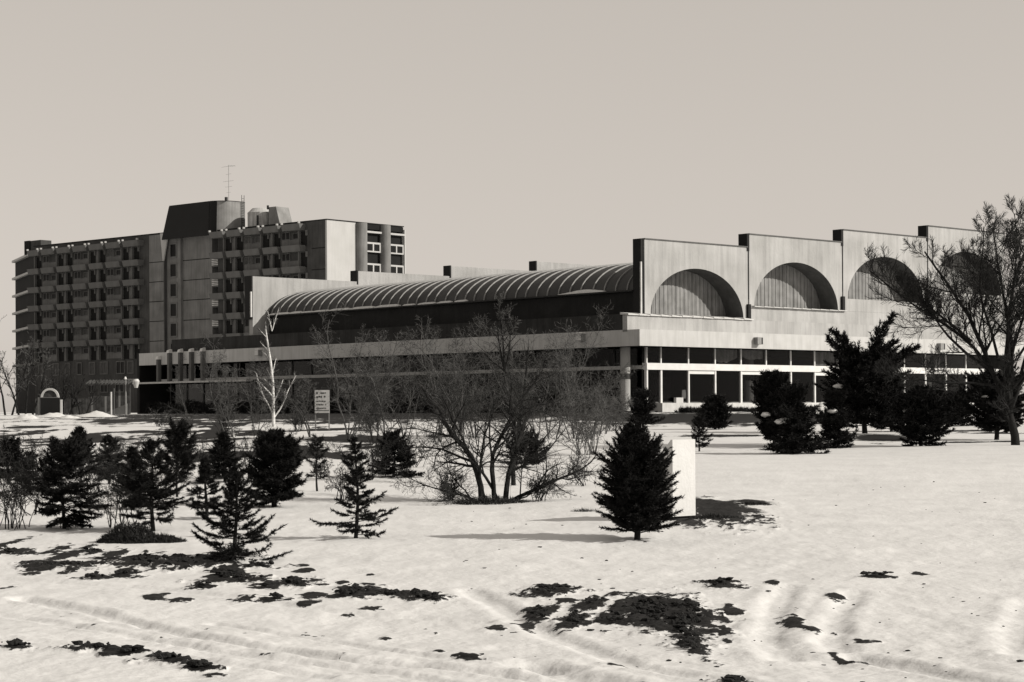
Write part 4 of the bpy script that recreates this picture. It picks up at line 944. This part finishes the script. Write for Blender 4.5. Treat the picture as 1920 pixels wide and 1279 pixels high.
conifer('evergreen_shrub', 'black shrub at the foot of the big bare tree', 'shrub', 1868, 825, 715, 80, 38, lambda t: (.35 + 1.7 * t if t < .38 else 1.0 if t < .6 else 1 - 1.6 * (t - .6)), nbr=270, el=(5, 60), droop=0, lat=6, latlen=.45, nl=.10, nw=.03, dens=80, trunk_r=.07, z0=.12, latang=40, gap=.35, snow=2)
conifer('evergreen_shrub', 'little ragged shrub just right of the white wedge block', 'shrub', 1310, 845, 790, 30, 39, lambda t: .7 + .3 * t, nbr=40, el=(15, 65), droop=0, lat=4, latlen=.45, nl=.06, nw=.014, dens=130, trunk_r=.02, z0=.1, asym=.3)
conifer('evergreen_shrub', 'dark shrub behind the round bush, before the corner of the hall', 'shrub', 1205, 800, 740, 44, 40, rag, nbr=150, el=(10, 60), droop=0, lat=6, latlen=.45, nl=.09, nw=.026, dens=80, trunk_r=.05, z0=.05, gap=.2)
conifer('evergreen_shrub', 'dark shrub filling the gap between juniper and mounded shrub', 'shrub', 1672, 808, 735, 54, 43, rag, nbr=190, el=(5, 60), droop=0, lat=6, latlen=.45, nl=.10, nw=.028, dens=80, trunk_r=.05, z0=.06, gap=.1, snow=2)

# --- bare trees
l = gloc(922, 934)
bare('bare_shrub', 'large bare multi stemmed shrub in the middle of the snow', 'shrub', l,
     [((-.16, 0, 0), (-.02, .05, 1), 2.2, .058), ((.03, .05, 0), (.12, .1, 1), 2.4, .045), ((.20, 0, 0), (.22, 0, 1), 2.1, .05), ((.25, .05, 0), (.85, .1, .62), 1.6, .036), ((-.2, 0, 0), (-.95, .1, .55), 1.4, .022), ((.1, .1, 0), (-.35, .3, 1), 1.9, .03), ((-.3, 0, 0), (-.8, -.2, .35), 1.1, .014), ((.3, 0, 0), (.7, -.2, .3), 1.2, .014), ((-.1, 0, 0), (-.45, -.1, 1), 1.9, .03), ((-.25, 0, 0), (-.7, .2, .7), 1.2, .014), ((.35, 0, 0), (.6, .2, .8), 1.3, .014)],
     41, levels=3, nchild=(14, 9, 5), lenf=(.46, .55, .55), spread=(46, 48, 50), kink=.17, twig_r=.0026, twig_mat='twig_dark')
l = gloc(962, 905)
bare('slender_tree', 'tall slender bare tree rising above the middle shrub, forked at the fascia', 'tree', l,
     [((0, 0, 0), (-.045, 0, 1), 2.5, .05), ((-.14, 0, 2.05), (-.30, 0, 1), .95, .022), ((-.14, 0, 2.05), (.3, 0, 1), 1.0, .022), ((-.14, 0, 2.05), (.02, 0, 1), 1.3, .026), ((-.1, 0, 2.0), (-.9, 0, .7), .6, .018)], 42, levels=3, nchild=(10, 7, 5), lenf=(.36, .5, .45), spread=(38, 40, 45), kink=.05, twig_r=.003, twig_mat='twig_pale', bark='bark_dark')
l = gloc(513, 800)
bare('birch_tree', 'white barked birch standing against the dark flank', 'birch', l,
     [((0, 0, 0), (-.015, 0, 1), 3.9, .075), ((0, 0, .35), (.75, 0, 1), 1.9, .035), ((0, 0, .45), (-.38, 0, 1), 1.8, .03), ((-.05, 0, 3.75), (-.3, 0, 1), .8, .025), ((-.05, 0, 3.75), (.35, 0, 1), .9, .025)], 43, levels=3, nchild=(10, 8, 5), lenf=(.26, .5, .5), spread=(35, 40, 45), kink=.05, twig_r=.005, twig_mat='twig_pale', bark='bark_birch', ttaper=.6)
TH = [(655, 830, 590, 'pale stemmed thicket tree just right of the notice board', 7, 'twig_pale', 51, 1.0), (700, 826, 620, 'thin bare tree right of the pale stemmed thicket', 5, 'twig_pale', 52, .9), (820, 828, 560, 'bare tree with crossing pale stems left of the slender tree', 5, 'twig_pale', 53, 1.0),
      (575, 822, 630, 'thin bare sapling between the birch and the notice board', 3, 'twig_pale', 54, .8), (430, 820, 630, 'thin bare tree under the far end of the flank', 3, 'twig_pale', 55, .8), (352, 815, 680, 'very thin sapling below the row of fins', 2, 'twig_dark', 56, .6), (1035, 822, 555, 'thin bare tree left of the brown bush, twigs up to the vault', 4, 'twig_pale', 57, .9), (1075, 822, 585, 'bare tree with a curved stem right beside the brown bush', 4, 'twig_pale', 58, .8), (760, 822, 590, 'thin bare tree midway along the dark flank', 4, 'twig_pale', 59, .8), (890, 820, 630, 'low bare thicket tree behind the middle shrub', 5, 'twig_pale', 60, .9), (980, 818, 640, 'bare thicket tree behind the slender tree', 5, 'twig_pale', 44, .9), (480, 815, 690, 'small bare thicket left of the birch', 4, 'twig_pale', 45, .7), (1130, 815, 660, 'loose bare tree at the very end of the flank', 4, 'twig_pale', 46, .8), (725, 835, 650, 'dark tangled tree before the middle of the flank', 5, 'twig_dark', 47, .9), (855, 838, 610, 'dark tangled tree just left of the slender tree', 5, 'twig_dark', 48, .9), (1010, 838, 620, 'dark tangled tree just right of the slender tree', 5, 'twig_dark', 50, .9)]
for px, py, top, lab, ns, tm, sd, rr in TH:
    l = gloc(px, py); k = F / l[1]; h = (py - top) / k; r9 = random.Random(sd)
    st = [((r9.uniform(-.12, .12), r9.uniform(-.12, .12), 0), (r9.uniform(-.36, .36) if q else r9.uniform(-.08, .08), r9.uniform(-.15, .15), 1), h * (1 if q == 0 else r9.uniform(.55, .9)), .032 * rr * (1 if q == 0 else .7)) for q in range(ns)]
    bare('bare_tree', lab, 'tree', l, st, sd, levels=3, nchild=(11, 8, 5), lenf=(.38, .54, .55), spread=(38, 46, 50), kink=.15, twig_r=.0042, twig_mat=tm, bark='bark_mid', group='bare trees along the hall flank')
for px, py, top, lab, ns, sd, wide in ((1095, 852, 695, 'wide brown twiggy bush before the end of the flank', 34, 61, .6), (860, 818, 735, 'low twiggy brush behind the middle shrub', 24, 62, .7), (690, 812, 748, 'low twiggy brush under the pale thicket', 24, 63, .7), (22, 985, 795, 'tangle of bare brush at the left edge', 16, 64, 1.3), (75, 965, 830, 'bare brush with slanting stems left of the ragged spruce', 9, 65, 1.4), (222, 985, 825, 'straight bare stems rising from the dark mound', 12, 66, .28), (420, 808, 750, 'low brush below the fins at the flank foot', 20, 67, .7), (1150, 808, 752, 'dark brush at the hall corner', 22, 68, .7), (560, 806, 755, 'low brush around the birch foot', 20, 69, .7), (1010, 935, 865, 'low dry brush right of the middle shrub', 14, 70, .7), (600, 900, 850, 'thin brush around the leaning sapling', 8, 75, .7), (840, 930, 865, 'low dry brush left of the middle shrub', 14, 76, .7), (300, 800, 760, 'low brush at the far left foot of the flank', 18, 77, .7), (172, 925, 830, 'tangled brush between the ragged and the bushy spruce', 12, 78, .6), (385, 895, 815, 'thin brush between the small pine and the nearest spruce', 10, 79, .6), (255, 880, 805, 'dark brush behind the bushy spruce', 14, 82, .6), (70, 880, 800, 'grey brush behind the left edge thicket', 14, 83, .6), (640, 930, 850, 'thin dark brush hidden behind the tiered spruce', 10, 84, .6), (120, 930, 812, 'wiry brush standing in front of the slim spruce', 12, 86, .8), (300, 930, 800, 'wiry brush tangled with the small pine', 12, 87, .8), (460, 900, 790, 'wiry brush before the dense evergreen', 10, 88, .8), (690, 900, 800, 'wiry brush left of the low dark evergreen', 14, 89, .8), (770, 880, 800, 'wiry brush right of the low dark evergreen', 14, 90, .8), (545, 870, 800, 'wiry brush right of the dense evergreen', 10, 91, .8), (1085, 905, 835, 'sparse brush between the middle shrub and the round bush', 9, 85, .7)):
    l = gloc(px, py); k = F / l[1]; h = (py - top) / k; r9 = random.Random(sd)
    st = []
    for q in range(ns):
        a = r9.uniform(0, 6.28); w = r9.uniform(0, wide)
        st.append(((r9.gauss(0, .10) * h, r9.gauss(0, .1) * h, 0), (math.cos(a) * w, math.sin(a) * w * .7, 1), h * r9.uniform(.55, 1.05), .005 + .22 / k))
    bare('brush', lab, 'bush', l, st, sd, levels=3 if k > 60 else 2, nchild=(8, 5, 3) if k > 60 else (9, 7, 0), lenf=(.42, .5, .5), spread=(38, 46, 50), kink=.17, twig_r=.0024 + .13 / k, twig_mat='twig_pale' if sd in (61, 62, 63, 67, 68, 69, 77) else 'twig_dark', bark='bark_mid' if sd in (61, 62, 63) else 'bark_dark', group='bare brush in the snow', sides=4)
# far bare trees at the left edge, beside the hotel
for px, top, sd, lab in ((10, 610, 71, 'grey far tree at the left edge beside the hotel'), (48, 640, 72, 'grey far tree before the angled hotel wing'), (118, 690, 73, 'dark far tree before the hotel base'), (150, 700, 74, 'dark bushy far tree left of the pergola')):
    p = at(px, 775, 118); k = F / 118; h = (778 - top) / k
    bare('bare_tree', lab, 'tree', (p.x, p.y, 1.35), [((r_ * .4, 0, 0), (r_ * .25, 0, 1), h * (1 - .12 * abs(r_)), .07) for r_ in (-1, 0, 1)], sd, levels=3, nchild=(11, 6, 4), lenf=(.4, .45, .42), spread=(35, 40, 42), kink=.08, twig_r=.012, twig_mat='twig_pale' if sd < 73 else 'twig_dark', bark='bark_dark', group='far bare trees by the hotel')
# the big wind swept tree at the right edge
l = gloc(1895, 838)
bare('willow_tree', 'big bare wind combed tree at the right edge', 'tree', l,
     [((.12, 0, 0), (.05, 0, 1), 2.4, .12), ((-.02, 0, 1.0), (-.62, .05, 1), 4.7, .08), ((-.6, 0, 2.0), (-1, .1, .5), 2.9, .045), ((-1.0, 0, 2.7), (-1, -.1, .8), 2.5, .04), ((-.25, 0, 1.5), (-1, .1, .12), 3.2, .032), ((0, 0, 1.4), (-.28, -.15, 1), 4.2, .05), ((0, 0, 1.2), (.08, .1, 1), 4.8, .06), ((.03, 0, 1.0), (.4, .1, 1), 4.7, .055), ((.05, 0, 1.5), (.85, 0, 1), 4.2, .05), ((-.4, 0, 1.8), (-.5, .3, 1), 4.3, .05), ((.1, 0, 1.4), (.6, -.2, .8), 3.6, .04), ((.02, 0, 2.2), (.2, .1, 1), 3.6, .04), ((-.1, 0, 2.0), (-.1, -.2, 1), 4.0, .045), ((.1, 0, 2.0), (.35, .2, 1), 3.8, .04), ((-.3, 0, 2.2), (-.35, 0, 1), 3.6, .04)],
     81, levels=3, nchild=(14, 11, 11), lenf=(.34, .52, .7), spread=(40, 42, 36), kink=.11, twig_r=.0064, wind=(.14, 0, .06), twig_mat='twig_dark', bark='bark_dark', up=.5, sides=8, fine=2)

# dark earth mounds with dry leaves under the left spruces
def litter(name, label, px, py, wpx, hpx, seed, nblade=5000, ln=.05, w=.012, mt='leaf_litter'):
    rs = np.random.RandomState(seed); x, y = ground_at(px, py); k = F / y; rx = wpx / k; h = hpx / k
    root = empty(name, (x, y, gz(x, y) - .02), 0, label, 'bush', 'low dark ground bushes')
    n_ = nblade; a = rs.rand(n_) * 6.283; q = np.sqrt(rs.rand(n_)); X = np.cos(a) * q * rx; Y = np.sin(a) * q * rx * .6
    Z = rs.rand(n_) * h * np.clip(1 - q ** 2, 0.05, 1) * (.7 + .9 * (fbm(X * 3 + seed, Y * 3, 3) + .3))
    D = np.stack([X / rx * .6, Y / rx * .6, np.full(n_, .7)], 1) + rs.normal(size=(n_, 3)) * .5; D /= np.linalg.norm(D, axis=1, keepdims=True)
    V, T = blades(np.stack([X, Y, Z], 1), D, ln, w, rs, .5)
    tag(link('leaves', mesh_np('leaves', V, [T], M[mt], False), None, root), kind='stuff')
    st = []
    for i in range(40):
        a = rs.rand() * 6.283; q = rs.rand() * .8; p0 = np.array([math.cos(a) * q * rx, math.sin(a) * q * rx * .6, -.02]); tip = p0 + np.array([math.cos(a) * .2 * rx, math.sin(a) * .1 * rx, h * (1 - q * q) * 1.1])
        st.append((np.array([p0, (p0 + tip) / 2 + [0, 0, .05 * h], tip]), np.array([.006, .004, .002]) * 150 / k))
    Vb, Qb = tubes(st, 3); tag(link('stems', mesh_np('stems', Vb, [Qb], M['bark_dark'], False), None, root), kind='stuff')
litter('ground_bush', 'dark low heather like mound at the foot of the bushy spruce', 243, 1012, 62, 36, 91, 6000)
litter('ground_bush', 'flat dark mound trailing right of the bushy spruce', 305, 1012, 42, 14, 92, 3000)
litter('ground_bush', 'dark low growth around the stems of the middle shrub', 925, 938, 80, 16, 93, 3000)
litter('ground_bush', 'small tuft of dry grass left of the round bush', 1095, 958, 26, 8, 94, 400, .06, .006)
litter('ground_bush', 'dark ragged scrub patch on the snow right of the white wedge block', 1338, 972, 58, 11, 95, 5000, .05, .010)
litter('ground_bush', 'thin tail of scrub trailing right from the dark patch by the wedge block', 1412, 946, 34, 7, 96, 1600, .045, .010)
# hedges: clipped low rows at the hall's foot
def hedge(label, p0, p1, wid, h, seed, nb_):
    rs = np.random.RandomState(seed); c, s = math.cos(HALL_RZ), math.sin(HALL_RZ)
    W = lambda u, v: (HC[0] + u * c - v * s, HC[1] + u * s + v * c)
    a = np.array(W(*p0)); b = np.array(W(*p1)); ln = np.hypot(*(b - a)); d = (b - a) / ln; nrm = np.array([-d[1], d[0]])
    root = empty('low_hedge', (a[0], a[1], gz(*a) - .03), 0, label, 'hedge')
    n_ = nb_; t = rs.rand(n_) * ln; o = (rs.rand(n_) - .5) * wid; z = rs.rand(n_) ** .7 * h * (.65 + .9 * (vnoise(t * .8 + seed * 7, t * 0 + 3.) )) * np.clip(1 - (2 * o / wid) ** 4, .2, 1)
    P = np.stack([d[0] * t + nrm[0] * o, d[1] * t + nrm[1] * o, z], 1)
    D = rs.normal(size=(n_, 3)); D[:, 2] = np.abs(D[:, 2]) + .4; D /= np.linalg.norm(D, axis=1, keepdims=True)
    V, T = blades(P, D, .22, .05, rs, .5); tag(link('leaves', mesh_np('leaves', V, [T], M['needle_old'], False), None, root), kind='stuff')
    st = []
    for i in range(int(ln * 5)):
        tt_ = rs.rand() * ln; oo = (rs.rand() - .5) * wid * .8; q = np.array([d[0] * tt_ + nrm[0] * oo, d[1] * tt_ + nrm[1] * oo, -.05]); e = q + np.array([rs.normal() * .12, rs.normal() * .12, h * (.6 + .5 * rs.rand())])
        st.append((np.array([q, (q + e) / 2, e]), np.array([.012, .009, .004])))
    Vb, Qb = tubes(st, 3); tag(link('stems', mesh_np('stems', Vb, [Qb], M['twig_dark'], False), None, root), kind='stuff')
hedge('low dark hedge before the white plinth of the glazed front', (0.5, -2.6), (24, -2.6), 1.2, .2, 101, 12000)
hedge('long dark hedge along the foot of the shaded flank', (-1.6, 0.0), (-1.6, 46), 1.3, .75, 102, 26000)

# --- scattered clods of earth lying on the snow
def clods():
    rs = np.random.RandomState(4); V = []; T = []; base = 0
    ico = [(0, 0, 1), (.89, 0, .45), (.28, .85, .45), (-.72, .53, .45), (-.72, -.53, .45), (.28, -.85, .45), (.72, .53, -.45), (-.28, .85, -.45), (-.89, 0, -.45), (-.28, -.85, -.45), (.72, -.53, -.45), (0, 0, -1)]
    tri = [(0, 1, 2), (0, 2, 3), (0, 3, 4), (0, 4, 5), (0, 5, 1), (1, 6, 2), (2, 7, 3), (3, 8, 4), (4, 9, 5), (5, 10, 1), (6, 7, 2), (7, 8, 3), (8, 9, 4), (9, 10, 5), (10, 6, 1), (11, 7, 6), (11, 8, 7), (11, 9, 8), (11, 10, 9), (11, 6, 10)]
    ico = np.array(ico); tri = np.array(tri)
    near = [m for m in MUD if m[1] > 1010 and m[2] > 24]
    wt = np.array([m[2] * m[3] for m in near], float); wt /= wt.sum()
    for i in range(1500):
        m = near[rs.choice(len(near), p=wt)]; q = abs(rs.normal()) * .48; a = rs.rand() * 6.283
        px = m[0] + math.cos(a) * q * m[2]; py = m[1] + math.sin(a) * q * m[3]
        if py > 1290: continue
        x, y = ground_at(px, py); s = .006 + .022 * rs.rand() ** 2.5 * (q < .8)
        V.append(ico * (1 + .3 * rs.normal(size=(12, 1))) * np.array([s * 1.4, s * 1.2, s * .8]) + np.array([x, y, gz(x, y) + .035 * (q < .9) + s * .2])); T.append(tri + base); base += 12
    for i in range(150):                        # specks of litter on the open snow
        px = rs.uniform(850, 1915); py = rs.uniform(985, 1275) if rs.rand() < .8 else rs.uniform(900, 985)
        x, y = ground_at(px, py); s = .005 + .012 * rs.rand() ** 3
        V.append(ico * (1 + .3 * rs.normal(size=(12, 1))) * np.array([s * 1.8, s * 1.2, s * .6]) + np.array([x, y, gz(x, y) + s * .3])); T.append(tri + base); base += 12
    o = link('mud_clods', mesh_np('mud_clods', np.concatenate(V), [np.concatenate(T)], M['mud_clod'], False))
    tag(o, 'crumbs of dark earth scattered over the churned snow', kind='stuff')
clods()
